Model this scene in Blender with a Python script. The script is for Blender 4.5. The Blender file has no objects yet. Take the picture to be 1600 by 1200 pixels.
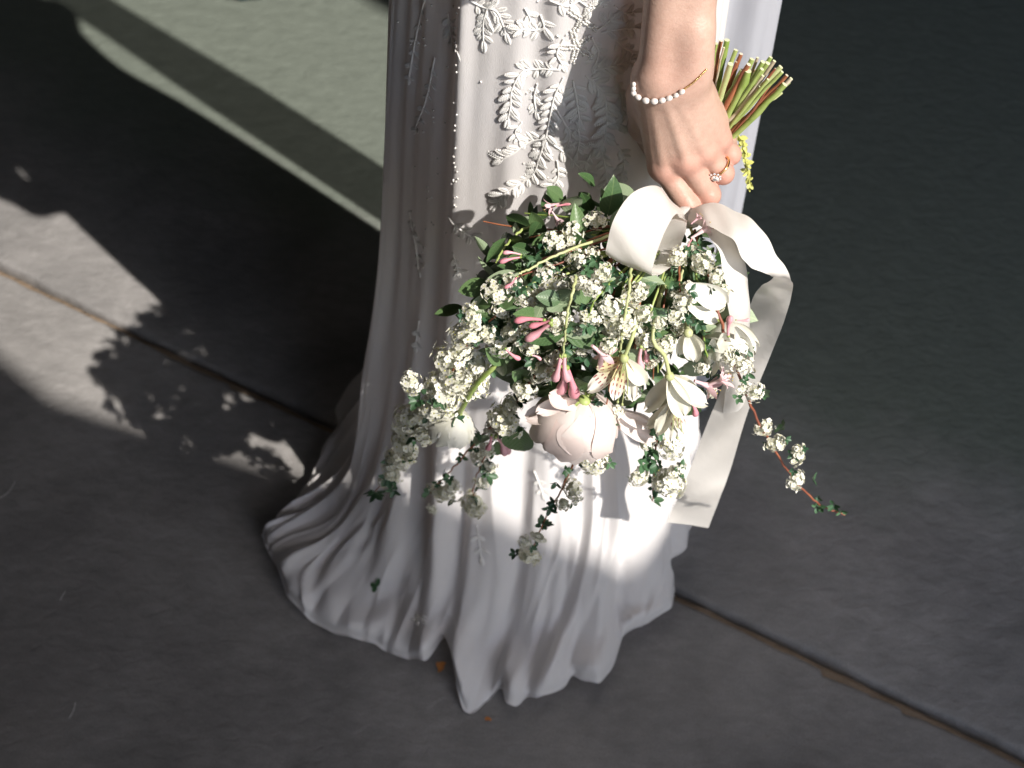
import bpy, bmesh, math, random
import numpy as np
from mathutils import Vector, Matrix, Quaternion
from mathutils.bvhtree import BVHTree

# ------------------------------------------------------------------ camera
SC = bpy.context.scene
CAM_H, DEP, LENS = 1.6, math.radians(56.0), 50.0
FPX = 1600 * LENS / 36.0
cam_d = bpy.data.cameras.new('camera'); cam = bpy.data.objects.new('camera', cam_d)
SC.collection.objects.link(cam)
cam.location = (0, 0, CAM_H); cam.rotation_euler = (math.pi / 2 - DEP, 0, 0)
cam_d.lens = LENS; cam_d.sensor_width = 36.0; cam_d.clip_start = 0.02; cam_d.clip_end = 200
cam_d.dof.use_dof = True; cam_d.dof.focus_distance = 1.11; cam_d.dof.aperture_fstop = 8.0
SC.camera = cam
# ------------------------------------------------------------------ sky, sun, exposure
SUN_EL = math.radians(46.2)
SUN_H = Vector((0.766, -0.643, 0)).normalized()             # horizontal direction towards the sun
SUN_DIR = (SUN_H * math.cos(SUN_EL) + Vector((0, 0, math.sin(SUN_EL)))).normalized()
w = bpy.data.worlds.new('World'); SC.world = w; w.use_nodes = True
nt = w.node_tree; bg = nt.nodes['Background']
sky = nt.nodes.new('ShaderNodeTexSky'); sky.sky_type = 'NISHITA'; sky.sun_disc = False
sky.sun_elevation = SUN_EL; sky.sun_rotation = math.atan2(SUN_H.x, SUN_H.y)
nt.links.new(sky.outputs[0], bg.inputs['Color']); bg.inputs['Strength'].default_value = 0.15
sun_d = bpy.data.lights.new('sun', 'SUN'); sun_d.energy = 3.75; sun_d.angle = math.radians(0.53)
sun_d.color = (1.0, 0.97, 0.935)
sun = bpy.data.objects.new('sun', sun_d); SC.collection.objects.link(sun)
sun.rotation_euler = SUN_DIR.to_track_quat('Z', 'Y').to_euler(); sun.location = SUN_DIR * 6
SC.view_settings.view_transform = 'Standard'; SC.view_settings.look = 'None'
SC.view_settings.use_white_balance = True; SC.view_settings.white_balance_temperature = 6800; SC.view_settings.white_balance_tint = 10
SC.view_settings.exposure = 0.9; SC.view_settings.gamma = 1.0
SC.cycles.use_denoising = True
SC.cycles.max_bounces = 6; SC.cycles.transparent_max_bounces = 12
rng = random.Random(7); nrng = np.random.default_rng(7)

# ------------------------------------------------------------------ layout helpers
FWD = Vector((0, math.cos(DEP), -math.sin(DEP))); UPV = Vector((0, math.sin(DEP), math.cos(DEP)))
CAMP = Vector((0, 0, CAM_H))
def ray(px, py): return FWD + Vector(((px - 800) / FPX, 0, 0)) + UPV * ((600 - py) / FPX)
def at(px, py, Y): d = ray(px, py); return CAMP + d * (Y / d.y)
def onfloor(px, py, z=0.0): d = ray(px, py); return CAMP + d * ((z - CAM_H) / d.z)
def catmull(pts, n):
    pts = [Vector(p) for p in pts]
    P = [pts[0] * 2 - pts[1]] + pts + [pts[-1] * 2 - pts[-2]]
    out = []; m = len(pts) - 1
    for i in range(n + 1):
        u = i / n * m; k = min(int(u), m - 1); t = u - k
        a, b, c, d = P[k:k + 4]
        out.append(0.5 * ((2 * b) + (c - a) * t + (2 * a - 5 * b + 4 * c - d) * t * t + (3 * b - a - 3 * c + d) * t ** 3))
    return out
def frame(z, x_hint=Vector((0, 0, 1)), loc=(0, 0, 0), s=1.0):
    z = Vector(z).normalized(); x = Vector(x_hint) - z * Vector(x_hint).dot(z)
    if x.length < 1e-4: x = z.orthogonal()
    x.normalize(); y = z.cross(x)
    M = Matrix((x, y, z)).transposed().to_4x4()
    return Matrix.Translation(Vector(loc)) @ M @ Matrix.Diagonal((s, s, s, 1))
def rv(s=1.0): return Vector((rng.gauss(0, s), rng.gauss(0, s), rng.gauss(0, s)))

class MB:
    def __init__(self): self.v = []; self.f = []; self.m = []
    def add(self, vs, fs, mi=0, M=None):
        o = len(self.v)
        self.v += [tuple(M @ Vector(p)) if M is not None else tuple(p) for p in vs]
        self.f += [tuple(i + o for i in f) for f in fs]; self.m += [mi] * len(fs)
    def addmb(self, b, M=None):
        o = len(self.v)
        self.v += [tuple(M @ Vector(p)) if M is not None else p for p in b.v]
        self.f += [tuple(i + o for i in f) for f in b.f]; self.m += b.m
    def tube(self, pts, radii, n=8, mi=0, cap_mi=None):
        pts = [Vector(p) for p in pts]; k = len(pts)
        if not hasattr(radii, '__len__'): radii = [radii] * k
        vs, fs = [], []; x = None
        for i, p in enumerate(pts):
            t = (pts[min(i + 1, k - 1)] - pts[max(i - 1, 0)]).normalized()
            if x is None: x = t.orthogonal()
            x = (x - t * x.dot(t)).normalized(); y = t.cross(x)
            for j in range(n):
                a = 2 * math.pi * j / n; vs.append(p + (x * math.cos(a) + y * math.sin(a)) * radii[i])
        for i in range(k - 1):
            for j in range(n):
                fs.append((i * n + j, i * n + (j + 1) % n, (i + 1) * n + (j + 1) % n, (i + 1) * n + j))
        self.add(vs, fs, mi)
        c = mi if cap_mi is None else cap_mi
        self.add(vs[:n], [tuple(range(n))[::-1]], c); self.add(vs[-n:], [tuple(range(n))], c)
    def ball(self, c, r, n=8, m=6, mi=0, M=None):
        if not hasattr(r, '__len__'): r = (r, r, r)
        vs = [(0, 0, -1)]; fs = []
        for i in range(1, m):
            b = -math.pi / 2 + math.pi * i / m
            for j in range(n):
                a = 2 * math.pi * j / n; vs.append((math.cos(a) * math.cos(b), math.sin(a) * math.cos(b), math.sin(b)))
        vs.append((0, 0, 1)); L = len(vs) - 1
        for j in range(n):
            fs.append((0, 1 + (j + 1) % n, 1 + j)); fs.append((L, L - n + j, L - n + (j + 1) % n))
        for i in range(m - 2):
            for j in range(n):
                a = 1 + i * n; fs.append((a + j, a + (j + 1) % n, a + n + (j + 1) % n, a + n + j))
        vs = [Vector((v[0] * r[0], v[1] * r[1], v[2] * r[2])) for v in vs]
        if M is not None: vs = [M @ v for v in vs]
        else: vs = [v + Vector(c) for v in vs]
        self.add(vs, fs, mi)
    def mesh(self, name, mats, smooth=True):
        me = bpy.data.meshes.new(name); me.from_pydata(self.v, [], self.f)
        for m in (mats if isinstance(mats, (list, tuple)) else [mats]): me.materials.append(m)
        me.polygons.foreach_set('material_index', self.m)
        me.polygons.foreach_set('use_smooth', [smooth] * len(self.f)); me.update()
        return me
WM = {}
def link(name, data, parent=None, M=None):
    o = bpy.data.objects.new(name, data); SC.collection.objects.link(o)
    M = Matrix.Identity(4) if M is None else M
    WM[o.name] = M
    if parent is not None:
        o.parent = parent; o.matrix_parent_inverse = WM[parent.name].inverted()
    o.matrix_basis = M
    return o
def empty(name, loc):
    o = link(name, None, None, Matrix.Translation(Vector(loc))); o.empty_display_size = 0.05; return o
def tag(o, label=None, cat=None, group=None, kind=None):
    for k, v in (('label', label), ('category', cat), ('group', group), ('kind', kind)):
        if v: o[k] = v
    return o
def grid_faces(nu, nv, wrap=False):
    fs = []
    for i in range(nu - 1):
        for j in range(nv if wrap else nv - 1):
            fs.append((i * nv + j, i * nv + (j + 1) % nv, (i + 1) * nv + (j + 1) % nv, (i + 1) * nv + j))
    return fs

# ------------------------------------------------------------------ materials
def mat(name, col, rough=0.5, **kw):
    m = bpy.data.materials.new(name); m.use_nodes = True
    b = m.node_tree.nodes['Principled BSDF']
    b.inputs['Base Color'].default_value = (*col, 1); b.inputs['Roughness'].default_value = rough
    for k, v in kw.items():
        b.inputs[k.replace('_', ' ')].default_value = v
    return m
def N(m, t, **kw):
    n = m.node_tree.nodes.new(t)
    for k, v in kw.items(): setattr(n, k, v)
    return n
def L(m, a, b): m.node_tree.links.new(a, b)
def noise(m, scale, detail=4, rough=0.6, coord='Object', dist=0.0, sxyz=None):
    tc = N(m, 'ShaderNodeTexCoord'); n = N(m, 'ShaderNodeTexNoise')
    n.inputs['Scale'].default_value = scale; n.inputs['Detail'].default_value = detail
    n.inputs['Roughness'].default_value = rough; n.inputs['Distortion'].default_value = dist
    src = tc.outputs[coord]
    if sxyz:
        mp = N(m, 'ShaderNodeMapping'); mp.inputs['Scale'].default_value = sxyz[:3]
        if len(sxyz) > 3: mp.inputs['Rotation'].default_value = (0, 0, sxyz[3])
        L(m, src, mp.inputs['Vector']); src = mp.outputs[0]
    L(m, src, n.inputs['Vector']); return n
def ramp(m, fac, stops):
    r = N(m, 'ShaderNodeValToRGB'); e = r.color_ramp.elements
    e[0].position, e[0].color = stops[0][0], (*stops[0][1], 1); e[1].position, e[1].color = stops[-1][0], (*stops[-1][1], 1)
    for p, c in stops[1:-1]:
        x = e.new(p); x.color = (*c, 1)
    L(m, fac, r.inputs['Fac']); return r
def bump(m, h, strength, dist, prev=None):
    b = N(m, 'ShaderNodeBump'); b.inputs['Strength'].default_value = strength; b.inputs['Distance'].default_value = dist
    L(m, h, b.inputs['Height'])
    if prev is not None: L(m, prev.outputs[0], b.inputs['Normal'])
    return b
def bsdf(m): return m.node_tree.nodes['Principled BSDF']
def mixc(m, fac, a, b, mode='MIX'):
    x = N(m, 'ShaderNodeMix', data_type='RGBA', blend_type=mode)
    for s, v in ((0, fac), (6, a), (7, b)):
        if hasattr(v, 'is_linked'): L(m, v, x.inputs[s])
        elif s == 0: x.inputs[0].default_value = v
        else: x.inputs[s].default_value = (*v, 1)
    return x.outputs[2]
def translucent(m, fac, col):
    t = N(m, 'ShaderNodeBsdfTranslucent'); t.inputs['Color'].default_value = (*col, 1)
    mx = N(m, 'ShaderNodeMixShader'); mx.inputs[0].default_value = fac
    out = m.node_tree.nodes['Material Output']
    L(m, bsdf(m).outputs[0], mx.inputs[1]); L(m, t.outputs[0], mx.inputs[2]); L(m, mx.outputs[0], out.inputs['Surface'])
    return mx
def varied(name, c1, c2, rough, scale=60, **kw):
    """base colour that wanders between two tones, also from one object to the next"""
    m = mat(name, c1, rough, **kw); n = noise(m, scale, 3)
    oi = N(m, 'ShaderNodeObjectInfo'); ad = N(m, 'ShaderNodeMath', operation='ADD')
    mu = N(m, 'ShaderNodeMath', operation='MULTIPLY_ADD'); mu.inputs[1].default_value = 0.6; mu.inputs[2].default_value = -0.3
    L(m, oi.outputs['Random'], mu.inputs[0]); L(m, n.outputs[0], ad.inputs[0]); L(m, mu.outputs[0], ad.inputs[1])
    r = ramp(m, ad.outputs[0], [(0.3, c1), (0.7, c2)]); L(m, r.outputs[0], bsdf(m).inputs['Base Color'])
    return m

def concrete(name, dark, light, stain, green=None, ripple=1.0):
    m = mat(name, light, 0.72, Specular_IOR_Level=0.35)
    n1 = noise(m, 3.2, 8, 0.62, dist=0.4); n2 = noise(m, 26, 8, 0.7, sxyz=(1, 2.2, 1, 0.5)); n3 = noise(m, 1.3, 3)
    r1 = ramp(m, n1.outputs[0], [(0.3, dark), (0.52, tuple((a + b) / 2 for a, b in zip(dark, light))), (0.72, light)])
    r2 = ramp(m, n2.outputs[0], [(0.3, (0.62,) * 3), (0.66, (1.08,) * 3)])
    c = mixc(m, 0.6, r1.outputs[0], r2.outputs[0], 'MULTIPLY')
    r3 = ramp(m, n3.outputs[0], [(0.52, (0, 0, 0)), (0.75, (0.7,) * 3)])
    c = mixc(m, r3.outputs[0], c, stain)
    if green:                                                   # an old green coat that was rubbed away near the joint
        tc = N(m, 'ShaderNodeTexCoord'); sp = N(m, 'ShaderNodeVectorMath', operation='DOT_PRODUCT')
        sp.inputs[1].default_value = (0.48, 0.877, 0)
        L(m, tc.outputs['Object'], sp.inputs[0])
        ng = noise(m, 4, 5); ma = N(m, 'ShaderNodeMath', operation='MULTIPLY_ADD')
        ma.inputs[1].default_value = 0.35; L(m, ng.outputs[0], ma.inputs[0]); L(m, sp.outputs['Value'], ma.inputs[2])
        rg = ramp(m, ma.outputs[0], [(0.0, (0, 0, 0)), (1.0, (1, 1, 1))])
        mr = N(m, 'ShaderNodeMapRange'); mr.inputs[1].default_value = 0.98 + .15; mr.inputs[2].default_value = 1.12 + .2
        L(m, ma.outputs[0], mr.inputs[0]); m.node_tree.nodes.remove(rg.id_data.nodes[rg.name])
        g2 = mixc(m, 0.55, green, r2.outputs[0], 'MULTIPLY')
        c = mixc(m, mr.outputs[0], c, g2)
    gn = noise(m, 650, 3, .7); grn = ramp(m, gn.outputs[0], [(.35, (.72,) * 3), (.65, (1.22,) * 3)]); c = mixc(m, .8, c, grn.outputs[0], 'MULTIPLY')          # sandy grain
    vo = N(m, 'ShaderNodeTexVoronoi'); vo.inputs['Scale'].default_value = 55; tcv = N(m, 'ShaderNodeTexCoord'); L(m, tcv.outputs['Object'], vo.inputs['Vector'])   # pits and specks
    pr = ramp(m, vo.outputs['Distance'], [(0.035, (1, 1, 1)), (0.07, (0, 0, 0))]); gate = noise(m, 9, 2); gr = ramp(m, gate.outputs[0], [(0.55, (0, 0, 0)), (0.62, (.55,) * 3)])
    pm = mixc(m, 1.0, pr.outputs[0], gr.outputs[0], 'MULTIPLY'); c = mixc(m, pm, c, tuple(v * .45 for v in dark))
    L(m, c, bsdf(m).inputs['Base Color'])
    h1 = noise(m, 46, 3, 0.5, sxyz=(1.0, 1.7, 1, 0.35), dist=0.7); h2 = noise(m, 420, 4, 0.6)
    b1 = bump(m, h1.outputs[0], 0.8 * ripple, 0.0045); b2 = bump(m, h2.outputs[0], 0.25, 0.0012, b1)
    L(m, b2.outputs[0], bsdf(m).inputs['Normal'])
    rr = ramp(m, n2.outputs[0], [(0.2, (0.42,) * 3), (0.8, (0.66,) * 3)]); L(m, rr.outputs[0], bsdf(m).inputs['Roughness'])
    return m
M_SLAB_A = concrete('concrete_front', (0.155, 0.15, 0.145), (0.34, 0.326, 0.316), (0.25, 0.225, 0.205), ripple=0.45)
M_SLAB_B = concrete('concrete_back', (0.14, 0.137, 0.134), (0.33, 0.316, 0.308), (0.2, 0.185, 0.172), green=(0.145, 0.165, 0.14), ripple=0.55)
M_JOINT = concrete('joint_filler', (0.09, 0.065, 0.045), (0.36, 0.27, 0.19), (0.15, 0.10, 0.07))
M_PLASTER = concrete('plaster', (0.16, 0.155, 0.15), (0.24, 0.235, 0.225), (0.20, 0.19, 0.18), ripple=0.3)

M_DRESS = mat('white_crepe', (0.79, 0.765, 0.76), 0.62, Specular_IOR_Level=0.25, Sheen_Weight=0.25, Sheen_Roughness=0.4)
nd = noise(M_DRESS, 900, 3, 0.6, sxyz=(1, 1, 0.55)); nd2 = noise(M_DRESS, 28, 3, 0.5, sxyz=(1, 1, 0.3))
bb = bump(M_DRESS, nd.outputs[0], 0.35, 0.0008); bb2 = bump(M_DRESS, nd2.outputs[0], 0.3, 0.004, bb)
L(M_DRESS, bb2.outputs[0], bsdf(M_DRESS).inputs['Normal'])
translucent(M_DRESS, 0.26, (0.8, 0.77, 0.77))
M_EMB = mat('embroidery_thread', (0.82, 0.80, 0.77), 0.45, Sheen_Weight=0.3)
nb = noise(M_EMB, 1600, 2); L(M_EMB, bump(M_EMB, nb.outputs[0], 0.4, 0.0005).outputs[0], bsdf(M_EMB).inputs['Normal'])
M_BEAD = mat('glass_bead', (0.80, 0.78, 0.74), 0.12, Metallic=0.35)
M_VEIL = mat('veil_tulle', (0.60, 0.61, 0.67), 0.7, Sheen_Weight=0.3)
mxv = translucent(M_VEIL, 0.35, (0.8, 0.81, 0.86))
tr = N(M_VEIL, 'ShaderNodeBsdfTransparent'); mx2 = N(M_VEIL, 'ShaderNodeMixShader'); mx2.inputs[0].default_value = 0.13
L(M_VEIL, mxv.outputs[0], mx2.inputs[1]); L(M_VEIL, tr.outputs[0], mx2.inputs[2])
L(M_VEIL, mx2.outputs[0], M_VEIL.node_tree.nodes['Material Output'].inputs['Surface'])
nv = noise(M_VEIL, 18, 3, 0.5, sxyz=(3, 3, 0.4)); L(M_VEIL, bump(M_VEIL, nv.outputs[0], 0.3, 0.006).outputs[0], bsdf(M_VEIL).inputs['Normal'])

M_SKIN = mat('skin', (0.62, 0.40, 0.30), 0.45, Specular_IOR_Level=0.4, Subsurface_Weight=0.06, Subsurface_Scale=0.004)
bsdf(M_SKIN).inputs['Subsurface Radius'].default_value = (1.0, 0.35, 0.2)
at_n = N(M_SKIN, 'ShaderNodeAttribute', attribute_name='flush')
ns = noise(M_SKIN, 120, 6, 0.75); rs = ramp(M_SKIN, ns.outputs[0], [(0.3, (0.435, 0.275, 0.215)), (0.7, (0.515, 0.35, 0.28))])
cs = mixc(M_SKIN, at_n.outputs['Fac'], rs.outputs[0], (0.48, 0.215, 0.165))
L(M_SKIN, cs, bsdf(M_SKIN).inputs['Base Color'])
vz = N(M_SKIN, 'ShaderNodeTexVoronoi'); vz.inputs['Scale'].default_value = 700
tcs = N(M_SKIN, 'ShaderNodeTexCoord'); L(M_SKIN, tcs.outputs['Object'], vz.inputs['Vector'])
nsk = noise(M_SKIN, 260, 4, 0.6, sxyz=(1, 1, 2.6))
b1 = bump(M_SKIN, vz.outputs['Distance'], 0.14, 0.0006); b2 = bump(M_SKIN, nsk.outputs[0], 0.24, 0.0014, b1)
L(M_SKIN, b2.outputs[0], bsdf(M_SKIN).inputs['Normal'])
M_HAIR = varied('hair', (0.10, 0.055, 0.03), (0.16, 0.09, 0.05), 0.4)
M_GOLD = mat('gold', (0.83, 0.55, 0.25), 0.2, Metallic=1.0)
M_PEARL = mat('pearl', (0.66, 0.60, 0.565), 0.18, Coat_Weight=0.6, Specular_IOR_Level=0.6, Sheen_Weight=0.2)
M_DIAMOND = mat('diamond', (0.95, 0.95, 0.97), 0.03, Metallic=0.6, Coat_Weight=1.0)

M_SATIN = mat('satin_ribbon', (0.77, 0.74, 0.70), 0.24, Specular_IOR_Level=0.6, Sheen_Weight=0.25, Anisotropic=0.5)
nr = noise(M_SATIN, 40, 4, .6); nr2 = noise(M_SATIN, 1500, 2); L(M_SATIN, bump(M_SATIN, nr2.outputs[0], .12, .0004, bump(M_SATIN, nr.outputs[0], 0.22, 0.004)).outputs[0], bsdf(M_SATIN).inputs['Normal'])
translucent(M_SATIN, 0.24, (0.85, 0.8, 0.72))
M_PETAL = varied('white_petal', (0.71, 0.695, 0.59), (0.78, 0.765, 0.69), 0.55); translucent(M_PETAL, 0.18, (0.85, 0.85, 0.75))
M_YEL = mat('floret_eye', (0.55, 0.52, 0.12), 0.6)
M_CORE = mat('floret_core', (0.50, 0.51, 0.38), 0.7)
M_LEAF = varied('leaf_top', (0.052, 0.11, 0.04), (0.115, 0.19, 0.075), 0.36, 40); translucent(M_LEAF, 0.15, (0.10, 0.22, 0.04))
M_LEAFB = varied('leaf_underside', (0.20, 0.27, 0.155), (0.28, 0.35, 0.22), 0.6, 40); translucent(M_LEAFB, 0.12, (0.2, 0.3, 0.08))
def midrib(m, col):
    b = bsdf(m).inputs['Base Color']; src = b.links[0].from_socket
    tc = N(m, 'ShaderNodeTexCoord'); sx = N(m, 'ShaderNodeSeparateXYZ'); L(m, tc.outputs['Object'], sx.inputs[0])
    ab = N(m, 'ShaderNodeMath', operation='ABSOLUTE'); L(m, sx.outputs['Y'], ab.inputs[0])
    mr = N(m, 'ShaderNodeMapRange'); mr.inputs[1].default_value = .006; mr.inputs[2].default_value = .016; mr.inputs[3].default_value = .75; mr.inputs[4].default_value = 0
    L(m, ab.outputs[0], mr.inputs[0])
    sd = N(m, 'ShaderNodeMath', operation='MULTIPLY_ADD'); sd.inputs[1].default_value = -1.1; L(m, ab.outputs[0], sd.inputs[0]); L(m, sx.outputs['X'], sd.inputs[2])
    sn = N(m, 'ShaderNodeMath', operation='SINE'); mu = N(m, 'ShaderNodeMath', operation='MULTIPLY'); mu.inputs[1].default_value = 55; L(m, sd.outputs[0], mu.inputs[0]); L(m, mu.outputs[0], sn.inputs[0])
    L(m, mixc(m, mr.outputs[0], src, col), b); L(m, bump(m, sn.outputs[0], .07, .006).outputs[0], bsdf(m).inputs['Normal'])
midrib(M_LEAF, (.13, .20, .08)); midrib(M_LEAFB, (.36, .42, .26))
M_SLEAF = varied('spirea_leaf', (0.03, 0.085, 0.04), (0.07, 0.15, 0.07), 0.42, 60); translucent(M_SLEAF, 0.15, (0.1, 0.22, 0.06))
M_STEMG = varied('green_stem', (0.20, 0.29, 0.06), (0.33, 0.40, 0.13), 0.5, 70)
M_STEMP = varied('pale_stem', (0.38, 0.42, 0.18), (0.48, 0.50, 0.26), 0.5, 70)
M_STEMR = varied('red_brown_stem', (0.20, 0.06, 0.035), (0.33, 0.12, 0.055), 0.5, 70)
M_STEMT = varied('tan_stem', (0.40, 0.33, 0.23), (0.55, 0.49, 0.38), 0.6, 70)
M_CUT = mat('cut_stem_end', (0.55, 0.56, 0.36), 0.7)
M_PINK = varied('pink_bud', (0.74, 0.27, 0.33), (0.82, 0.45, 0.49), 0.45, 90); translucent(M_PINK, 0.15, (0.85, 0.4, 0.42))
M_PINKP = varied('pale_pink_petal', (0.78, 0.50, 0.54), (0.84, 0.66, 0.67), 0.5, 90); translucent(M_PINKP, 0.2, (0.85, 0.6, 0.6))
M_PEONY = varied('peony_petal', (0.68, 0.57, 0.53), (0.74, 0.665, 0.625), 0.55, 45); translucent(M_PEONY, 0.2, (0.85, 0.72, 0.66))
M_ANTHER = mat('anther', (0.45, 0.33, 0.10), 0.7)
M_ORANGE = varied('orange_dry_petal', (0.50, 0.17, 0.04), (0.62, 0.26, 0.07), 0.6, 90)
def striped_petal():
    m = mat('striped_lily_petal', (0.84, 0.82, 0.74), 0.5)
    tc = N(m, 'ShaderNodeTexCoord'); sx = N(m, 'ShaderNodeSeparateXYZ'); L(m, tc.outputs['Object'], sx.inputs[0])
    nz = noise(m, 30, 2)
    a = N(m, 'ShaderNodeMath', operation='MULTIPLY_ADD'); a.inputs[1].default_value = 2300; L(m, sx.outputs['Y'], a.inputs[0])
    nm = N(m, 'ShaderNodeMath', operation='MULTIPLY'); nm.inputs[1].default_value = 5; L(m, nz.outputs[0], nm.inputs[0]); L(m, nm.outputs[0], a.inputs[2])
    s = N(m, 'ShaderNodeMath', operation='SINE'); L(m, a.outputs[0], s.inputs[0])
    g = N(m, 'ShaderNodeMath', operation='GREATER_THAN'); g.inputs[1].default_value = 0.45; L(m, s.outputs[0], g.inputs[0])
    w1 = N(m, 'ShaderNodeTexWave'); w1.inputs['Scale'].default_value = 55; w1.inputs['Distortion'].default_value = 6; w1.inputs['Detail'].default_value = 2
    mp = N(m, 'ShaderNodeMapping'); mp.inputs['Scale'].default_value = (1, 0.35, 0.2); L(m, tc.outputs['Object'], mp.inputs[0]); L(m, mp.outputs[0], w1.inputs['Vector'])
    g2 = N(m, 'ShaderNodeMath', operation='GREATER_THAN'); g2.inputs[1].default_value = 0.42; L(m, w1.outputs['Fac'], g2.inputs[0])
    mr = N(m, 'ShaderNodeMapRange'); mr.inputs[1].default_value = 0.036; mr.inputs[2].default_value = 0.03; L(m, sx.outputs['X'], mr.inputs[0])
    p = N(m, 'ShaderNodeMath', operation='MULTIPLY'); L(m, g.outputs[0], p.inputs[0]); L(m, g2.outputs[0], p.inputs[1])
    p2 = N(m, 'ShaderNodeMath', operation='MULTIPLY'); L(m, p.outputs[0], p2.inputs[0]); L(m, mr.outputs[0], p2.inputs[1])
    rb = ramp(m, sx.outputs['X'], [(0.0, (0.66, 0.55, 0.22)), (0.020, (0.68, 0.62, 0.38)), (0.030, (0.72, 0.69, 0.62))])
    L(m, mixc(m, p2.outputs[0], rb.outputs[0], (0.28, 0.05, 0.06)), bsdf(m).inputs['Base Color'])
    translucent(m, 0.2, (0.85, 0.82, 0.7)); return m
M_STRIPE = striped_petal()
M_LILY = varied('lily_petal', (0.68, 0.66, 0.55), (0.75, 0.73, 0.65), 0.5, 60); translucent(M_LILY, 0.2, (0.85, 0.84, 0.68))

# ------------------------------------------------------------------ floor: two slabs with an open joint between them
JA, JB = onfloor(0, 420), onfloor(1600, 1188)
jd = (JB - JA).normalized(); jn = Vector((-jd.y, jd.x, 0))              # jn points to the back slab
def slab(name, side, m, gap, seed):
    r = random.Random(seed); mb = MB(); n = 900; Lh = 3.0
    ss = [(-6 + 12 * i / 60) for i in range(61) if abs(-6 + 12 * i / 60) > Lh] + [(-Lh + 2 * Lh * i / n) for i in range(n + 1)]
    ss.sort(); off = []; e = 0; chip = 0
    for s in ss:
        e = e * 0.93 + r.gauss(0, 0.00045)
        if r.random() < 0.03: chip = r.uniform(0.002, 0.009)
        chip *= 0.84; off.append(gap + e + chip)
    rows = []
    c0 = (JA + JB) * 0.5
    for dist, z in ((None, -0.06), (None, -0.009), (0.0012, -0.0028), (0.0035, -0.0007), (0.008, 0.0), (5.5, 0.0)):
        row = []
        for s, o in zip(ss, off):
            d = o * (0.35 if (dist is None and z < -0.02) else 0.75) if dist is None else o + dist
            p = c0 + jd * s + jn * side * d; row.append((p.x, p.y, z))
        rows.append(row)
    vs = [p for row in rows for p in row]; fs = grid_faces(len(rows), len(ss))
    if side > 0: fs = [f[::-1] for f in fs]
    mb.add(vs, fs, 0)
    return tag(link(name, mb.mesh(name, m)), kind='structure')
floor = slab('floor', -1, M_SLAB_A, 0.0050, 3)
slab('floor_slab', 1, M_SLAB_B, 0.0065, 5)
mb = MB(); c0 = (JA + JB) * 0.5; vs = []
for i in range(301):
    s = -3 + 6 * i / 300
    for k, d in enumerate((-0.02, -0.006, -0.0005, 0.0012, 0.02)):
        p = c0 + jd * s + jn * d; vs.append((p.x, p.y, -0.0045 - 0.0022 * math.sin(i * 1.7 + k) * math.sin(i * 0.31) - (0.03 if k >= 3 else 0)))
mb.add(vs, [f[::-1] for f in grid_faces(301, 5)], 0)
tag(link('floor_joint', mb.mesh('floor_joint', M_JOINT)), kind='structure')

# ------------------------------------------------------------------ unseen overhead panel and walls, added to cut the sunlight and dim the sky
def nm(n, m): return Vector((0.643 * n - 0.766 * m, 0.766 * n + 0.643 * m, 0))    # n across the light, m along it
RZ = 3.0; shift = SUN_H * (RZ / math.tan(SUN_EL))
hole = [nm(0.41, 2.6), nm(0.41, 1.134), nm(0.672, 0.43), nm(1.258, 0.75), nm(1.258, 2.6)]  # opening outline projected back from the wanted sunlit floor area
hole = [p + shift for p in hole]
bm = bmesh.new(); X0, X1, Y0, Y1 = -3.0, 3.2, -1.5, 4.5
for zz in (RZ, RZ + 0.02):
    ov = [bm.verts.new((x, y, zz)) for x, y in ((X0, Y0), (X1, Y0), (X1, Y1), (X0, Y1))]
    hv = [bm.verts.new((p.x, p.y, zz)) for p in hole]
    es = [bm.edges.new((vv[i], vv[(i + 1) % len(vv)])) for vv in (ov, hv) for i in range(len(vv))]
    bmesh.ops.triangle_fill(bm, use_beauty=True, use_dissolve=False, edges=es)
    if zz == RZ: low = (ov, hv)
    else:
        for a, b in zip(low, (ov, hv)):
            for i in range(len(a)): bm.faces.new((a[i], a[(i + 1) % len(a)], b[(i + 1) % len(b)], b[i]))
me = bpy.data.meshes.new('sun_mask'); bm.to_mesh(me); bm.free(); me.materials.append(M_PLASTER)
tag(link('sun_mask_panel', me), kind='structure')  # added out of view; blocks the sun except through its opening
def box(mb, a, b, mi=0):
    x0, y0, z0 = a; x1, y1, z1 = b
    v = [(x, y, z) for z in (z0, z1) for y in (y0, y1) for x in (x0, x1)]
    mb.add(v, [(0, 2, 3, 1), (4, 5, 7, 6), (0, 1, 5, 4), (2, 6, 7, 3), (0, 4, 6, 2), (1, 3, 7, 5)], mi)
M_BOUNCE = concrete('bounce_pale', (0.55, 0.54, 0.52), (0.68, 0.67, 0.64), (0.6, 0.58, 0.55), ripple=0.3)
mb = MB(); box(mb, (-5, -7.5, -.02), (6, -1.34, .004)); tag(link('bounce_ground', mb.mesh('bounce_ground', M_BOUNCE, False)), kind='structure')  # unseen pale ground, added to bounce sunlight up onto the gown
for nme, a, b in (('shade_wall_front', (-2.95, -1.32, -.05), (0.45, -1.2, RZ - .003)), ('shade_wall_left', (-2.95, -1.195, -.05), (-2.8, 4.3, RZ - .003)), ('shade_wall_right', (3.0, -1.3, -.05), (3.12, 4.3, RZ - .003)), ('shade_wall_back', (-2.95, 4.305, -.05), (3.1, 4.45, RZ - .003))):
    mb = MB(); box(mb, a, b); tag(link(nme, mb.mesh(nme, M_PLASTER, False)), kind='structure')  # walls added out of view to hold back sky light

# ------------------------------------------------------------------ bride: Empty > body, hair, dress (> embroidery), veil
bride = empty('person', (0.06, 0.95, 0))
tag(bride, 'person in a long white embroidered gown standing with one arm hanging, holding flowers', 'person')

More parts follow.
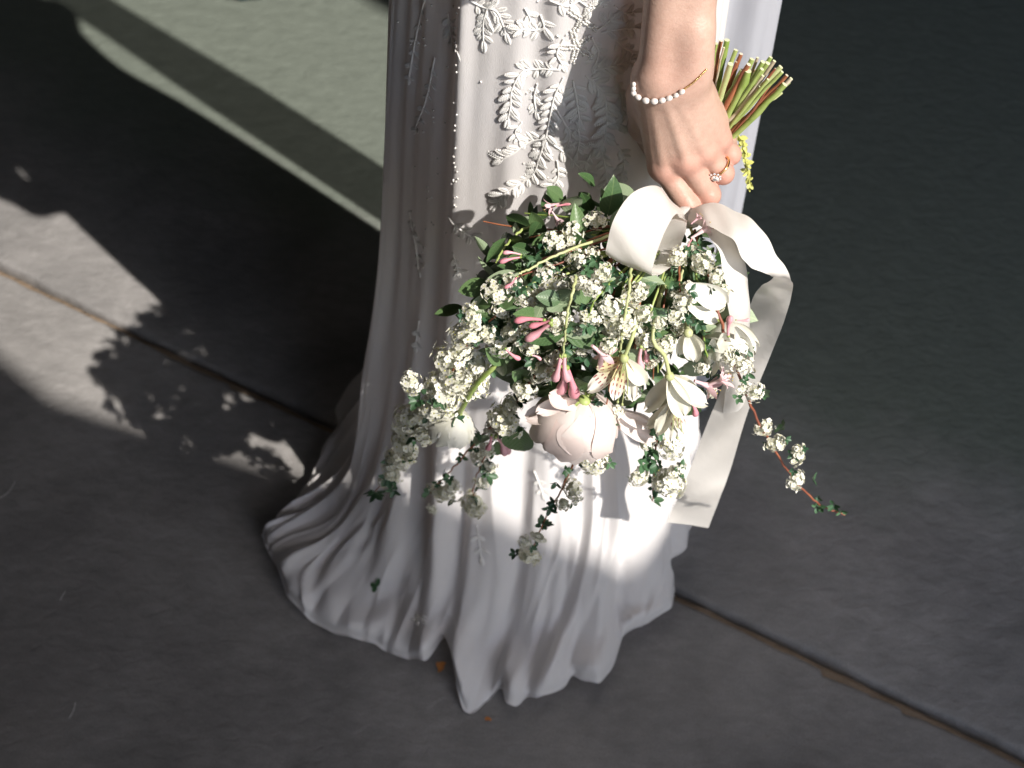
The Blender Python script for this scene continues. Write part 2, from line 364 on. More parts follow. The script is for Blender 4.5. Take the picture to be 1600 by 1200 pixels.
# --- dress: loft from body rings to a traced hem that spreads on the floor
hem_px = [(415, 850), (424, 872), (440, 898), (454, 942), (486, 974), (528, 996), (579, 1010), (623, 1029), (650, 1036), (668, 1046), (680, 1028), (697, 1000),
          (708, 1030), (716, 1085), (724, 1114), (741, 1117), (764, 1094), (785, 1080), (790, 1108), (806, 1111), (824, 1090), (838, 1098), (862, 1088), (884, 1077),
          (893, 1060), (908, 1072), (935, 1077), (958, 1044), (972, 998), (1010, 982), (1046, 958), (1052, 922), (1028, 908), (1026, 890), (1030, 860), (1052, 850), (1075, 822)]
CEN = Vector((0.055, 0.935, 0))
hp = [onfloor(*p) for p in hem_px]
arc = [0]
for a, b in zip(hp, hp[1:]): arc.append(arc[-1] + (b - a).length)
hem = []
for p, s in zip(hp, arc):
    nat = math.degrees(math.atan2(p.y - CEN.y, p.x - CEN.x)) % 360
    if nat < 90: nat += 360
    hem.append([0.45 * (186 + (350 - 186) * s / arc[-1]) + 0.55 * nat, p.x, p.y])
for i in range(1, len(hem)): hem[i][0] = max(hem[i][0], hem[i - 1][0] + 0.9)
end = hem[-1][0]
for th, x, y in ((end + 14, .235, .93), (end + 30, .245, 1.02), (end + 55, .2, 1.14), (end + 85, .07, 1.2), (end + 110, -.07, 1.19), (end + 130, -.17, 1.12), (end + 143, -.235, 1.03), (end + 150, -.225, .985), (end + 157, -.24, .965)):
    hem.append([th, x, y])
hem0 = hem[0][0]
if hem[-1][0] > hem0 + 352: 
    k = (hem0 + 352 - end) / (hem[-1][0] - end)
    for h in hem:
        if h[0] > end: h[0] = end + (h[0] - end) * k
NTH = 1200
hth = np.array([h[0] for h in hem] + [hem0 + 360]); hx = np.array([h[1] for h in hem] + [hem[0][1]]); hy = np.array([h[2] for h in hem] + [hem[0][2]])
# smooth periodic resampling
ths = hem0 + 360 * np.arange(NTH) / NTH
def smooth_per(a, k):
    ker = np.exp(-0.5 * (np.arange(-4 * k, 4 * k + 1) / k) ** 2); ker /= ker.sum()
    return np.convolve(np.concatenate([a[-4 * k:], a, a[:4 * k]]), ker, 'valid')
HX = smooth_per(np.interp(ths, hth, hx), 2); HY = smooth_per(np.interp(ths, hth, hy), 2)
HXs, HYs = smooth_per(HX, 26), smooth_per(HY, 26)               # hem without its ruffles
tr_ = np.radians(ths)
def ringpt(c, a_l, a_r, b_f, b_k, p=2.5):
    cx, sy = np.cos(tr_), np.sin(tr_)
    r = (np.abs(cx) ** p + np.abs(sy) ** p) ** (-1 / p)
    return c[0] + r * cx * np.where(cx < 0, a_l, a_r), c[1] + r * sy * np.where(sy < 0, b_f, b_k)
rings = [  # z, centre, left, right, front, back
    (1.30, (0.05, 1.00), .140, .130, .085, .10), (1.22, (0.05, .99), .140, .130, .105, .11), (1.12, (0.05, .985), .148, .115, .10, .10), (1.02, (0.05, .98), .150, .105, .095, .10),
    (0.92, (0.055, .96), .146, .122, .105, .12), (0.82, (0.055, .955), .154, .126, .107, .13), (0.65, (0.053, .95), .168, .130, .113, .14), (0.45, (0.05, .945), .184, .140, .11, .145),
    (0.28, (0.045, .935), .204, .155, .13, .155), (0.16, (0.045, .93), .214, .165, .15, .165), (0.085, (0.045, .93), .222, .170, .17, .18), (0.04, (0.045, .93), .232, .176, .19, .20)]
wh = {0.16: .04, 0.085: .15, 0.04: .40}
# folds: crest position (deg), width, depth, start height, drift with height
frnd = random.Random(21)
folds = [(207, 3.0, .012, .5, 6), (216, 2.2, -.014, .6, 8), (224, 3.0, .013, .5, 5), (232, 2.0, -.013, .7, 6), (238.5, 2.4, .018, .7, 4), (243, 1.6, -.016, .6, 2), (250, 3.4, .012, .45, -4),
         (259, 2.4, -.011, .5, -6), (266, 3.0, .014, .42, -16), (276, 2.6, -.014, .5, -20), (285, 3.5, .017, .4, -28), (295, 2.4, -.016, .45, -32), (305, 3.0, .017, .45, -34), (316, 2.4, -.014, .5, -30), (326, 3, .014, .6, -20), (337, 2.6, -.012, .7, -6), (350, 4, .012, .8, 0)]
for k in range(34):                                           # small sharp pleats low on the skirt
    folds.append((frnd.uniform(186, 352), frnd.uniform(.9, 1.7), frnd.uniform(.003, .007) * frnd.choice((1, -1, 1)), frnd.uniform(.12, .3), frnd.uniform(-9, 9)))
for th in range(0, 190, 11): folds.append((th + 360 * 0 + frnd.uniform(-3, 3), frnd.uniform(2.5, 4), frnd.uniform(.006, .014) * frnd.choice((1, -1)), .9, 0))
def fold_at(z, mul=1.0):
    g = np.zeros(NTH)
    for c, wd, dp, zs, dr in folds:
        amp = 0.65 * dp * max(0.0, 1 - z / zs) ** 1.2 if z < zs else 0
        if amp == 0: continue
        d = (ths - (c - dr * (z / 0.5)) + 180) % 360 - 180
        g += amp * (np.exp(-np.abs(d / wd) ** 1.8 * .55) - 0.35 * np.exp(-0.5 * ((d - 2.4 * wd) / wd) ** 2))
    return g * mul
ctrl = []
for z, c, al, ar, bf, bk in rings:
    x, y = ringpt(c, al, ar, bf, bk)
    k = wh.get(z, 0); x = x * (1 - k) + HXs * k; y = y * (1 - k) + HYs * k
    if k: x += (HX - HXs) * k * 0.55; y += (HY - HYs) * k * 0.55
    nx, ny = np.cos(tr_), np.sin(tr_); g = fold_at(z)
    if 0.1 < z < 1.0:                                          # side crease where the front panel turns back
        st = 1 / (1 + np.exp((ths - 232) / 1.8)) / (1 + np.exp(-(ths - 196) / 3.0))
        g += (-0.015 * st + 0.004 * np.exp(-0.5 * ((ths - 235) / 2.5) ** 2)) * min(1, z / .3)
        g += 0.0012 * np.sin(np.radians(ths) * 23 + z * 3) + 0.0009 * np.sin(np.radians(ths) * 37 - z * 5)
    ctrl.append(np.stack([x + nx * g, y + ny * g, np.full(NTH, z) ], 1))
# on the floor: two more rings then the hem
g = fold_at(0.0)
for k, z0 in ((0.82, 0.016), (1.0, 0.004)):
    x = HXs * k + (HX - HXs) * (k ** 2) + (1 - k) * ctrl[-1][:, 0] / 1; y = HYs * k + (HY - HYs) * (k ** 2) + (1 - k) * ctrl[-1][:, 1]
    ctrl.append(np.stack([x, y, z0 + np.clip(g, -0.006, .04) * (1.0 if k < 1 else 0.7) + (.006 if k < 1 else 0) + 0.004 * (1 + np.sin(np.radians(ths) * 29)) * (k if k < 1 else .45)], 1))
C = np.stack(ctrl)                                             # (rings, NTH, 3)
seg = [6] * 4 + [8, 12, 12, 12, 12, 10, 8, 10, 10]
rowsP = []
CC = np.concatenate([(2 * C[:1] - C[1:2]), C, (2 * C[-1:] - C[-2:-1])])
for k in range(len(C) - 1):
    a, b, c, d = CC[k], CC[k + 1], CC[k + 2], CC[k + 3]
    for i in range(seg[k]):
        t = i / seg[k]
        rowsP.append(0.5 * (2 * b + (c - a) * t + (2 * a - 5 * b + 4 * c - d) * t * t + (3 * b - a - 3 * c + d) * t ** 3))
rowsP.append(C[-1])
# rolled hem edge: a tiny thick lip
lip = C[-1].copy(); lip[:, 2] = np.maximum(lip[:, 2] + 0.0016, .003); out = C[-1] - C[-3]; out[:, 2] = 0; out /= np.linalg.norm(out, axis=1)[:, None]
rowsP[-1] = lip; rowsP.append(lip + out * 0.0009 + np.array([0, 0, .0003])); rowsP.append(lip + out * 0.0012 + np.array([0, 0, -.0008])); rowsP.append(lip + np.array([0, 0, -.0012]))
G = np.stack(rowsP)
def vnoise(x, y, seed):
    """smooth value noise"""
    r_ = np.random.default_rng(seed).random((64, 64)); xi = np.floor(x).astype(int); yi = np.floor(y).astype(int); fx = x - xi; fy_ = y - yi
    fx = fx * fx * (3 - 2 * fx); fy_ = fy_ * fy_ * (3 - 2 * fy_); q = lambda a, b: r_[(xi + a) % 64, (yi + b) % 64]
    return (q(0, 0) * (1 - fx) + q(1, 0) * fx) * (1 - fy_) + (q(0, 1) * (1 - fx) + q(1, 1) * fx) * fy_
Zr = np.maximum(G[..., 2], 0); TH = np.broadcast_to(ths[None, :], Zr.shape); slen = np.concatenate([np.zeros((1, NTH)), np.cumsum(np.linalg.norm(np.diff(G, axis=0), axis=2), axis=0)])
slen = slen[-1:] - slen                                        # distance up from the hem
low = np.clip(1 - slen / 0.50, 0, 1); lo2 = np.clip(1 - slen / 0.26, 0, 1)
wrp = 22 * (vnoise(TH / 30, slen * 4.0, 5) - .5) * low + 12 * (vnoise(TH / 11, slen * 9, 6) - .5) * lo2
rid = lambda n: 1 - np.abs(2 * n - 1) * 1.6
d1 = rid(vnoise((TH + wrp) / 8.5, slen * 2.2 + 3, 11)) - .35
d2 = rid(vnoise((TH + 1.6 * wrp) / 4.2, slen * 4.5, 12)) - .35
d3 = vnoise((TH + 2 * wrp) / 2.0, slen * 14, 13) - .5
d0 = vnoise((TH + wrp) / 19, slen * 6, 14) - .5
disp = .018 * d1 * low ** 1.3 + .009 * d2 * lo2 + .0025 * d3 * lo2 + .028 * d0 * lo2
edge_keep = np.clip(slen / 0.05, 0, 1)                          # the hem line itself stays where it lies
flat = np.clip(1 - Zr / .07, 0, 1)                              # on the floor folds stand up, above it they stand out
rad = np.stack([np.cos(np.radians(TH)), np.sin(np.radians(TH))], -1)
G[..., :2] += rad * (disp * (1 - .75 * flat) * (.15 + .85 * edge_keep))[..., None]
G[..., 2] += np.maximum(disp + .005 * lo2, -.004) * flat * 1.7 * (.35 + .65 * edge_keep)
G[..., 2] = np.maximum(G[..., 2], 0.0009)
nu = G.shape[0]
mb = MB(); mb.v = [tuple(p) for p in G.reshape(-1, 3)]; mb.f = [f[::-1] for f in grid_faces(nu, NTH, True)]; mb.m = [0] * len(mb.f)
dress_me = mb.mesh('dress', M_DRESS)
dress = link('dress', dress_me, bride)
DBVH = BVHTree.FromPolygons([Vector(v) for v in mb.v], mb.f)
def on_dress(px, py):
    d = ray(px, py).normalized(); h = DBVH.ray_cast(CAMP, d)
    if h[0] is None: return None
    n = h[1] if h[1].dot(d) < 0 else -h[1]
    return h[0], n

# --- embroidery on the gown
def leaflet_mesh():
    mb = MB(); n = 8
    for k in range(n):
        u = (k + .5) / n; wd = .26 * math.sin(math.pi * (.10 + .84 * u)) ** .8
        for sd in (-1, 1):                                     # two rows of curled thread either side of the rib
            M = Matrix.Translation((u + .02 * sd, sd * wd * .50, .02 + .05 * math.sin(math.pi * u))) @ Matrix.Rotation(-sd * .75, 4, 'Z') @ Matrix.Rotation(.5, 4, 'Y')
            mb.ball((0, 0, 0), (.042, wd * .62, wd * .46), 7, 5, 0, M)
    mb.tube([(0, 0, .03), (.5, 0, .10), (1.0, 0, .03)], [.03, .035, .02], 5)
    return mb.mesh('embroidered_leaf', M_EMB)
LEAFLET = leaflet_mesh()
def put_leaflet(px, py, dx, dy, Lpx):
    a = on_dress(px, py); b = on_dress(px + dx * 3, py + dy * 3)
    if not a or not b: return
    p, n = a; x = (b[0] - p); x = (x - n * x.dot(n)).normalized()
    s = Lpx / FPX * (p - CAMP).dot(FWD)
    y = n.cross(x); M = Matrix((x, y, n)).transposed().to_4x4()
    M = Matrix.Translation(p + n * 0.0003) @ M @ Matrix.Diagonal((s, s, s * .72, 1))
    link('embroidered_leaf', LEAFLET, dress, M)
def vine(pts, step=9.5, L0=23, side=(1, -1), leaves=True, spread=55):
    P = catmull([(a, b, 0) for a, b in pts], max(6, len(pts) * 8)); w3 = []
    for p in P:
        h = on_dress(p.x, p.y)
        if h: w3.append(h[0] + h[1] * 0.0009)
    if len(w3) > 3:
        m_ = MB(); m_.tube(w3, 0.0008, 6); link('embroidered_stem', m_.mesh('embroidered_stem', M_EMB), dress)
    if not leaves: return
    acc = 0; last = P[0]; k = 0
    for i, p in enumerate(P[1:]):
        acc += (p - last).length; t = (p - last); last = p
        if acc > step:
            acc = 0; k += 1
            for s in side:
                an = math.atan2(t.y, t.x) + s * math.radians(spread + rng.uniform(-14, 14))
                put_leaflet(p.x + rng.uniform(-2, 2), p.y + rng.uniform(-2, 2), math.cos(an), math.sin(an), L0 * rng.uniform(.7, 1.12))
    t = P[-1] - P[-3]; an = math.atan2(t.y, t.x); put_leaflet(P[-1].x, P[-1].y, math.cos(an), math.sin(an), L0)
vine([(875, 108), (840, 107), (815, 112), (800, 140), (798, 165), (794, 185)])
vine([(880, 120), (866, 150), (858, 190), (853, 215)])
vine([(853, 215), (843, 245), (835, 268), (815, 285), (790, 300), (775, 318)])
vine([(853, 215), (825, 222), (800, 240), (785, 248)], side=(1,), L0=24)
vine([(735, 0), (755, 10), (775, 16), (785, 35), (790, 50)])
vine([(762, 12), (756, 35), (756, 62)], L0=24)
vine([(845, 22), (850, 42), (830, 46), (815, 44)], L0=25)
vine([(915, 118), (940, 140), (948, 175), (945, 215), (938, 228)], L0=28)
vine([(938, 228), (944, 255), (948, 285)], L0=20)
vine([(925, 108), (960, 102), (985, 92)], L0=26)
vine([(895, 125), (900, 150), (905, 185)], L0=26)
vine([(940, 50), (960, 46), (990, 42)], L0=26); vine([(935, 45), (955, 30)], L0=26)
vine([(860, 222), (885, 240), (905, 262)], L0=24, step=22); vine([(866, 165), (882, 192), (892, 205)], L0=22, step=20)
vine([(860, 0), (885, 8), (905, 0)], L0=30, step=16); vine([(905, 0), (925, 12), (938, 5)], L0=30, step=16)
vine([(702, 338), (712, 352), (735, 368)], L0=24, step=14); vine([(708, 395), (716, 425)], L0=16)
vine([(700, 20), (706, 60), (714, 80)], L0=18); vine([(948, 190), (975, 196), (990, 205)], L0=22)
for a in ([(880, 60), (870, 82), (878, 100)], [(925, 60), (935, 80), (930, 100)], [(960, 60), (975, 75), (990, 80)], [(960, 120), (972, 150), (970, 175)], [(900, 190), (905, 215), (900, 240)], [(925, 235), (915, 258), (920, 280)],
          [(965, 225), (975, 250), (972, 275)], [(840, 130), (835, 150), (838, 172)], [(815, 190), (805, 205), (812, 220)], [(870, 250), (872, 275), (862, 292)], [(820, 12), (828, 30), (820, 40)], [(960, 8), (975, 20), (990, 18)], [(880, 190), (890, 210), (884, 232)]):
    vine(a, L0=19, step=9)
for a in ([(665, 0), (650, 60), (640, 120)], [(680, 90), (668, 150), (650, 200)], [(640, 330), (650, 380), (655, 420)], [(655, 500), (650, 540)], [(745, 820), (752, 870)], [(835, 735), (848, 770)]):
    vine(a, L0=17, step=16)
mbb = MB()
for c, arms in (((902, 72), 5), ((655, 968), 5), ((910, 30), 4), ((650, 640), 3)):
    for k in range(arms):
        an = 2 * math.pi * k / arms + 0.6
        for q in range(1, 9):
            for s in (-1, 1):
                px = c[0] + math.cos(an) * q * (3.2 if arms > 3 else 2.5) - math.sin(an) * s * 2.6; py = c[1] + math.sin(an) * q * (3.2 if arms > 3 else 2.5) + math.cos(an) * s * 2.6
                if c[1] > 900: px = c[0] + (px - c[0]) * .45; py = c[1] + (py - c[1]) * .3
                h = on_dress(px + rng.uniform(-1, 1), py + rng.uniform(-1, 1))
                if h: mbb.ball(h[0] + h[1] * .0008, 0.0013, 6, 4)
for k in range(110):
    px, py = rng.choice(((rng.gauss(668, 14), rng.uniform(0, 420)), (rng.gauss(712, 3), rng.uniform(0, 450)), (rng.gauss(850, 60), rng.uniform(0, 280))))
    h = on_dress(px, py)
    if h: mbb.ball(h[0] + h[1] * .0006, 0.0010, 6, 4)
tag(link('beadwork', mbb.mesh('beadwork', M_BEAD), dress), kind='stuff')

# --- veil: sheer panel hanging behind the arm
VT = [(1.40, (.163, 1.07), (.245, 1.08)), (1.1, (.168, 1.065), (.255, 1.085)), (.9, (.170, 1.06), (.262, 1.09)), (.7, (.172, 1.06), (.264, 1.09)), (.5, (.173, 1.06), (.266, 1.09)), (.3, (.176, 1.06), (.266, 1.085)), (.12, (.19, 1.06), (.262, 1.06)), (.012, (.19, 1.05), (.258, 1.03))]
zz = np.array([v[0] for v in VT])[::-1]
vs = []; NVZ, NVX = 70, 60
for i in range(NVZ + 1):
    z = 1.38 + (0.012 - 1.38) * i / NVZ
    f = lambda k, j: float(np.interp(z, zz, np.array([v[k][j] for v in VT])[::-1]))
    for j in range(NVX + 1):
        u = j / NVX; x = f(1, 0) * (1 - u) + f(2, 0) * u; y = f(1, 1) * (1 - u) + f(2, 1) * u
        wv = 0.006 * math.sin(u * 9 + z * 1.1) + 0.002 * math.sin(u * 23 - z * 2)
        env = min(1, (1 - u) * 6) * min(1, .25 + u * 3)
        vs.append((x + 0.7 * wv * env, y - 0.7 * wv * env - .10 * max(0, 1 - u * 3) * 0 , z))
mb = MB(); mb.add(vs, grid_faces(NVZ + 1, NVX + 1)); veil = link('veil', mb.mesh('veil', M_VEIL), bride)

# --- body from smooth distance fields: fine grid for the hand, coarse for the rest
def rc(P, a, b, r1, r2):
    a = np.array(a); b = np.array(b); ba = b - a; L2 = ba @ ba
    t = np.clip(((P - a) @ ba) / L2, 0, 1)
    return np.linalg.norm(P - a - t[..., None] * ba, axis=-1) - (r1 + (r2 - r1) * t)
def smin(a, b, k):
    h = np.clip(0.5 + 0.5 * (b - a) / k, 0, 1); return b + (a - b) * h - k * h * (1 - h)
import openvdb
def mesh_sdf(fn, lo, hi, h):
    lo = np.array(lo); hi = np.array(hi); n = np.ceil((hi - lo) / h).astype(int) + 1
    out = np.empty(n, np.float32); ys = lo[1] + h * np.arange(n[1]); zs = lo[2] + h * np.arange(n[2])
    for i0 in range(0, n[0], 16):
        xs = lo[0] + h * np.arange(i0, min(i0 + 16, n[0]))
        out[i0:i0 + 16] = fn(np.stack(np.meshgrid(xs, ys, zs, indexing='ij'), -1))
    g = openvdb.FloatGrid(); g.background = 1.0; g.copyFromArray(out)
    pts, tri, quads = g.convertToPolygons(isovalue=0.0, adaptivity=0.0)
    return np.array(pts) * h + lo, np.array(quads)[:, ::-1], np.array(tri)
vv = lambda *a: np.array(at(*a))
KB = 0.975                                                      # slim hand: size against the first measured one
W = vv(1050, 112, .822); EL = W + np.array((.035, .085, .225)); WN = vv(1050, 112, .822 * KB)
conv = lambda p: WN + KB * (np.asarray(p) - W)
SH = np.array((.21, .975, 1.33))
KN = [vv(1036, 258, .813), vv(1070, 246, .811), vv(1099, 233, .817), vv(1123, 215, .830)]
KR = [.0128, .0124, .0114, .0102]
PIP = [vv(1075, 321, .794), vv(1107, 304, .802), vv(1130, 270, .814), vv(1142, 241, .828)]
PR = [(.0110, .0098), (.0106, .0096), (.0094, .0086), (.0082, .0078)]
def curl(i):
    p = PIP[i]; d = p + np.array((-.002, .025, -.001)) * (1, 1.02, .95, .8)[i]; return d, d + np.array((-.013, .004, .017)) * (1, 1, .95, .8)[i]
def sdf_hand(P):
    P = W + (P - WN) / KB
    d = smin(rc(P, W + (-.0105, 0, 0), W + np.array((-.002, .05, .13)), .0165, .0205), rc(P, W + (.0115, .002, 0), W + np.array((.016, .048, .13)), .0155, .0195), .012)
    d = smin(d, rc(P, W + np.array((.006, .045, .12)), EL, .026, .036), .02)
    d = smin(d, rc(P, W + (.0175, -.003, .010), W + (.0155, .004, .034), .0105, .0095), .018)        # ulna knob
    base = [W + (-.014, .003, -.016), W + (-.004, -.001, -.016), W + (.006, 0, -.016), W + (.014, .004, -.014)]
    palm = None
    for b, k, r in zip(base, KN, KR):
        q = rc(P, b, k, .0165, r); palm = q if palm is None else smin(palm, q, .013)
    for b, k, r in zip(base, KN, KR):                                                            # palm flesh behind
        q = rc(P, b + (0, .016, 0), k + (-.002, .014, .010), .013, .009); palm = smin(palm, q, .012)
    d = smin(d, palm, .016)
    for b, k in zip(base, KN):                                                                   # extensor tendons
        d = smin(d, rc(P, b + (0, -.0155, 0), k + (0, -.0102, .004), .0018, .0028), .0045)
    for k, r in zip(KN, KR): d = smin(d, np.linalg.norm(P - (k + (0, -.0035, .001)), axis=-1) - r * .90, .005)
    fing = None
    for i in range(4):
        dd, tp = curl(i)
        q = smin(rc(P, KN[i], PIP[i], *PR[i]), rc(P, PIP[i], dd, PR[i][1], PR[i][1] * .92), .004)
        q = smin(q, rc(P, dd, tp, PR[i][1] * .92, PR[i][1] * .78), .004)
        q = smin(q, np.linalg.norm(P - (PIP[i] + (0, -.0018, .0)), axis=-1) - PR[i][1] * .97, .003)
        fing = q if fing is None else smin(fing, q, .0006)
    d = smin(d, fing, .0045)
    T = [vv(1012, 150, .842), vv(1007, 196, .858), vv(1030, 245, .880), vv(1062, 262, .892)]
    th = smin(smin(rc(P, T[0], T[1], .018, .0135), rc(P, T[1], T[2], .0125, .0105), .006), rc(P, T[2], T[3], .0105, .0085), .004)
    return smin(d, th, .012) * KB
def sdf_body(P):
    hd = np.array((.06, 1.0, 1.56))
    d = np.sqrt((((P - hd) / (.074, .092, .112)) ** 2).sum(-1)) * .085 - .085
    d = smin(d, rc(P, hd + (0, -.03, -.06), hd + (0, -.045, -.085), .05, .03), .03)          # jaw
    d = smin(d, rc(P, hd + (0, -.088, .012), hd + (0, -.10, -.02), .008, .012), .012)        # nose
    for s in (-1, 1):
        d = smin(d, rc(P, hd + (s * .075, .01, .015), hd + (s * .075, .0, -.02), .011, .009), .006)   # ears
        d = -smin(-d, np.linalg.norm(P - (hd + (s * .03, -.098, .012)), axis=-1) - .012, .012)        # eye sockets
        d = smin(d, np.linalg.norm(P - (hd + (s * .03, -.078, .010)), axis=-1) - .0115, .002)
    d = smin(d, rc(P, hd + (-.018, -.085, -.052), hd + (.018, -.085, -.052), .007, .007), .008)       # mouth
    d = smin(d, rc(P, (.06, 1.01, 1.36), hd + (0, .02, -.05), .052, .046), .03)
    ch = rc(P * (1, 1.35, 1), np.array((.05, 1.02 * 1.35, 1.28)), np.array((.05, 1.0 * 1.35, 1.04)), .105, .085)
    hip = rc(P * (1, 1.15, 1), np.array((.05, .985 * 1.15, 1.0)), np.array((.05, .97 * 1.15, .87)), .09, .09)
    d = smin(d, smin(ch, hip, .05), .05)
    R = np.array((-.10, .985, 1.32)); d = smin(d, rc(P, (-.06, 1.02, 1.33), R, .05, .046), .05); d = smin(d, rc(P, (.15, 1.0, 1.325), SH, .045, .042), .05)
    E2 = np.array((-.108, .945, 1.0)); H2 = np.array((.005, .80, 1.03))
    d = smin(d, rc(P, R, E2, .044, .034), .03); d = smin(d, rc(P, E2, H2, .034, .023), .02); d = smin(d, rc(P, H2, H2 + (.05, -.03, .0), .022, .026), .015)
    for k in range(4): d = smin(d, rc(P, H2 + (.06, -.03, .02 - .014 * k), H2 + (.12, -.012, .018 - .013 * k), .0095, .008), .004)
    d = smin(d, rc(P, H2 + (.03, -.035, .02), H2 + (.06, -.045, .05), .011, .009), .006)
    d = smin(d, rc(P, SH, conv(EL), .042, .034), .03); d = smin(d, rc(P, conv(EL), conv(EL * .55 + W * .45 + (.003, 0, 0)), .034, .0245), .02)
    for s in (-1, 1):
        d = smin(d, rc(P, (.045 + s * .055, .965, .84), (.045 + s * .06, .955, .48), .06, .045), .03)
        d = smin(d, rc(P, (.045 + s * .06, .955, .48), (.06 + s * .055, .985, .09), .045, .032), .02)
        d = smin(d, rc(P, (.06 + s * .055, 1.0, .055), (.06 + s * .07, .85, .035), .034, .024), .02)
    return d
hv, hq, ht = mesh_sdf(sdf_hand, WN + np.array((-.070, -.056, -.172)), WN + np.array((.12, .107, .125)), 0.00118)
bv, bq, bt = mesh_sdf(sdf_body, (-.24, .72, .005), (.36, 1.16, 1.70), 0.0055)
Vall = np.concatenate([hv, bv]); o = len(hv)
faces = [tuple(q) for q in hq] + [tuple(int(i) + o for i in q) for q in bq]
if len(ht): faces += [tuple(t) for t in ht]
if len(bt): faces += [tuple(int(i) + o for i in t) for t in bt]
me = bpy.data.meshes.new('body'); me.from_pydata([tuple(map(float, p)) for p in Vall], [], [tuple(int(i) for i in f) for f in faces])
me.materials.append(M_SKIN); me.polygons.foreach_set('use_smooth', [True] * len(me.polygons))
KN = [conv(k) for k in KN]; PIP = [conv(p) for p in PIP]
fl = np.zeros(len(Vall))
for k, s_, a_ in [(k, .010, .65) for k in KN] + [(p, .010, .7) for p in PIP] + [(WN + (.0, -.02, .02), .02, .25)]:
    fl = np.maximum(fl, a_ * np.exp(-0.5 * (np.linalg.norm(Vall - k - (0, -.008, 0), axis=1) / s_) ** 2))
ca = me.attributes.new('flush', 'FLOAT', 'POINT'); ca.data.foreach_set('value', fl.astype(np.float32)); me.update()
body = link('body', me, bride)
HBVH = BVHTree.FromPolygons([Vector(map(float, v)) for v in hv], [tuple(int(i) for i in q) for q in hq])
def on_hand(px, py):
    d = ray(px, py).normalized(); h = HBVH.ray_cast(CAMP, d)
    if h[0] is None: return None
    n = h[1] if h[1].dot(d) < 0 else -h[1]
    return h[0], n
# hair: low bun over the scalp
mb = MB(); hd = Vector((.06, 1.0, 1.56))
mb.ball(hd + Vector((0, .022, .02)), (.083, .088, .104), 24, 16); mb.ball(hd + Vector((0, .115, -.01)), (.045, .04, .045), 16, 12)
for k in range(60):
    a = rng.uniform(-1.3, 1.3); p0 = hd + Vector((math.sin(a) * .07, -.055 + abs(a) * .03, .085 - abs(a) * .04)); p1 = hd + Vector((math.sin(a) * .09, .03, .07 - abs(a) * .06)); p2 = hd + Vector((math.sin(a) * .03, .11, -.0))
    mb.tube(catmull([p0, p1, p2], 8), [.004] * 9, 5)
link('hair', mb.mesh('hair', M_HAIR), bride)

# ------------------------------------------------------------------ bracelet and ring
pl_px = [(985, 131), (989, 137), (994, 143.5), (1000.5, 149), (1011.5, 153.5), (1023.5, 154.5), (1035, 153.5), (1045.5, 150.5), (1056, 146.5), (1065, 141)]
pts = []
for i, (a, b) in enumerate(pl_px):
    h = on_hand(max(a, 993.5), b) 
    if not h: h = on_hand(998, b)
    pts.append((h, i) if h else None)
br_loc = on_hand(1035, 152)[0]
brac = empty('bracelet', br_loc); tag(brac, 'thin gold chain bracelet with a row of small white pearls on the wrist', 'bracelet')
mb = MB(); mb.ball((0, 0, 0), (1.25, 1, 1), 14, 10); PEARL = mb.mesh('pearl', M_PEARL)
cpts = []
for q in pts:
    if not q: continue
    (p, n), i = q; r = (.0017, .0019, .0022, .0023, .0025, .0025, .0023, .0022, .0019, .0021)[i]
    cpts.append((p + n * (r + .0002), r))
for k, (p, r) in enumerate(cpts):
    t = cpts[min(k + 1, len(cpts) - 1)][0] - cpts[max(k - 1, 0)][0]
    M = frame(t.cross(Vector((0, -1, .3))), t, p, r); link('pearl', PEARL, brac, M)
mb = MB(); ch = []
for k in range(27):
    u = k / 26; a = 1068 + (1103 - 1068) * u; b = 139 - 31 * u - 2.5 * math.sin(u * math.pi) * -1
    h = on_hand(a, b)
    if h: ch.append(h[0] + h[1] * .0008)
for a, b in zip(ch, ch[1:]): mb.ball((a + b) / 2, .00085, 6, 4); 
wr = [p for p, r in cpts]
mb.tube(wr, [.0003] * len(wr), 5)
# closing arc of the chain behind the wrist
if ch and wr:
    a, b = ch[-1], wr[0]; back = catmull([a, a + Vector((-.002, .022, .006)), (a + b) / 2 + Vector((0, .040, .004)), b + Vector((.006, .022, 0)), b], 40)
    for p in back: mb.ball(p, .0008, 6, 4)
link('chain', mb.mesh('chain', M_GOLD), brac)

rc_ = (KN[2] * .28 + PIP[2] * .72); axis = Vector(PIP[2] - KN[2]).normalized()
ring = empty('ring', rc_); tag(ring, 'gold ring set with a clear faceted stone on a bent finger', 'ring')
rr = .0105; tocam = (CAMP - Vector(rc_)).normalized(); side = (Vector((.10, -1, -.5)) - axis * Vector((.10, -1, -.5)).dot(axis)).normalized(); yy = axis.cross(side)
loop = [Vector(rc_) + (side * math.cos(t) + yy * math.sin(t)) * rr for t in np.linspace(0, 2 * math.pi, 49)]
mb = MB(); mb.tube(loop, [.0010] * 49, 8); link('band', mb.mesh('band', M_GOLD), ring)
def gem(mb, c, up, r):
    M = frame(up, axis, c, r); n = 10; v = []
    for z, q in ((.55, .55), (.25, 1.0), (.1, 1.0)):
        v += [(q * math.cos(2 * math.pi * (k + (z > .5) * .5) / n), q * math.sin(2 * math.pi * (k + (z > .5) * .5) / n), z) for k in range(n)]
    v.append((0, 0, -.9)); f = [tuple(range(n))]
    for k in range(n):
        a = (k + 1) % n; f += [(k, n + k, n + a), (k, n + a, a), (n + k, 2 * n + k, 2 * n + a, n + a), (2 * n + k, 3 * n, 2 * n + a)]
    mb.add(v, f, 0, M)
gc = Vector(rc_) + side * (rr + .0022)
mb = MB(); gem(mb, gc, side, .0032); link('stone', mb.mesh('stone', M_DIAMOND, False), ring)
mb = MB()
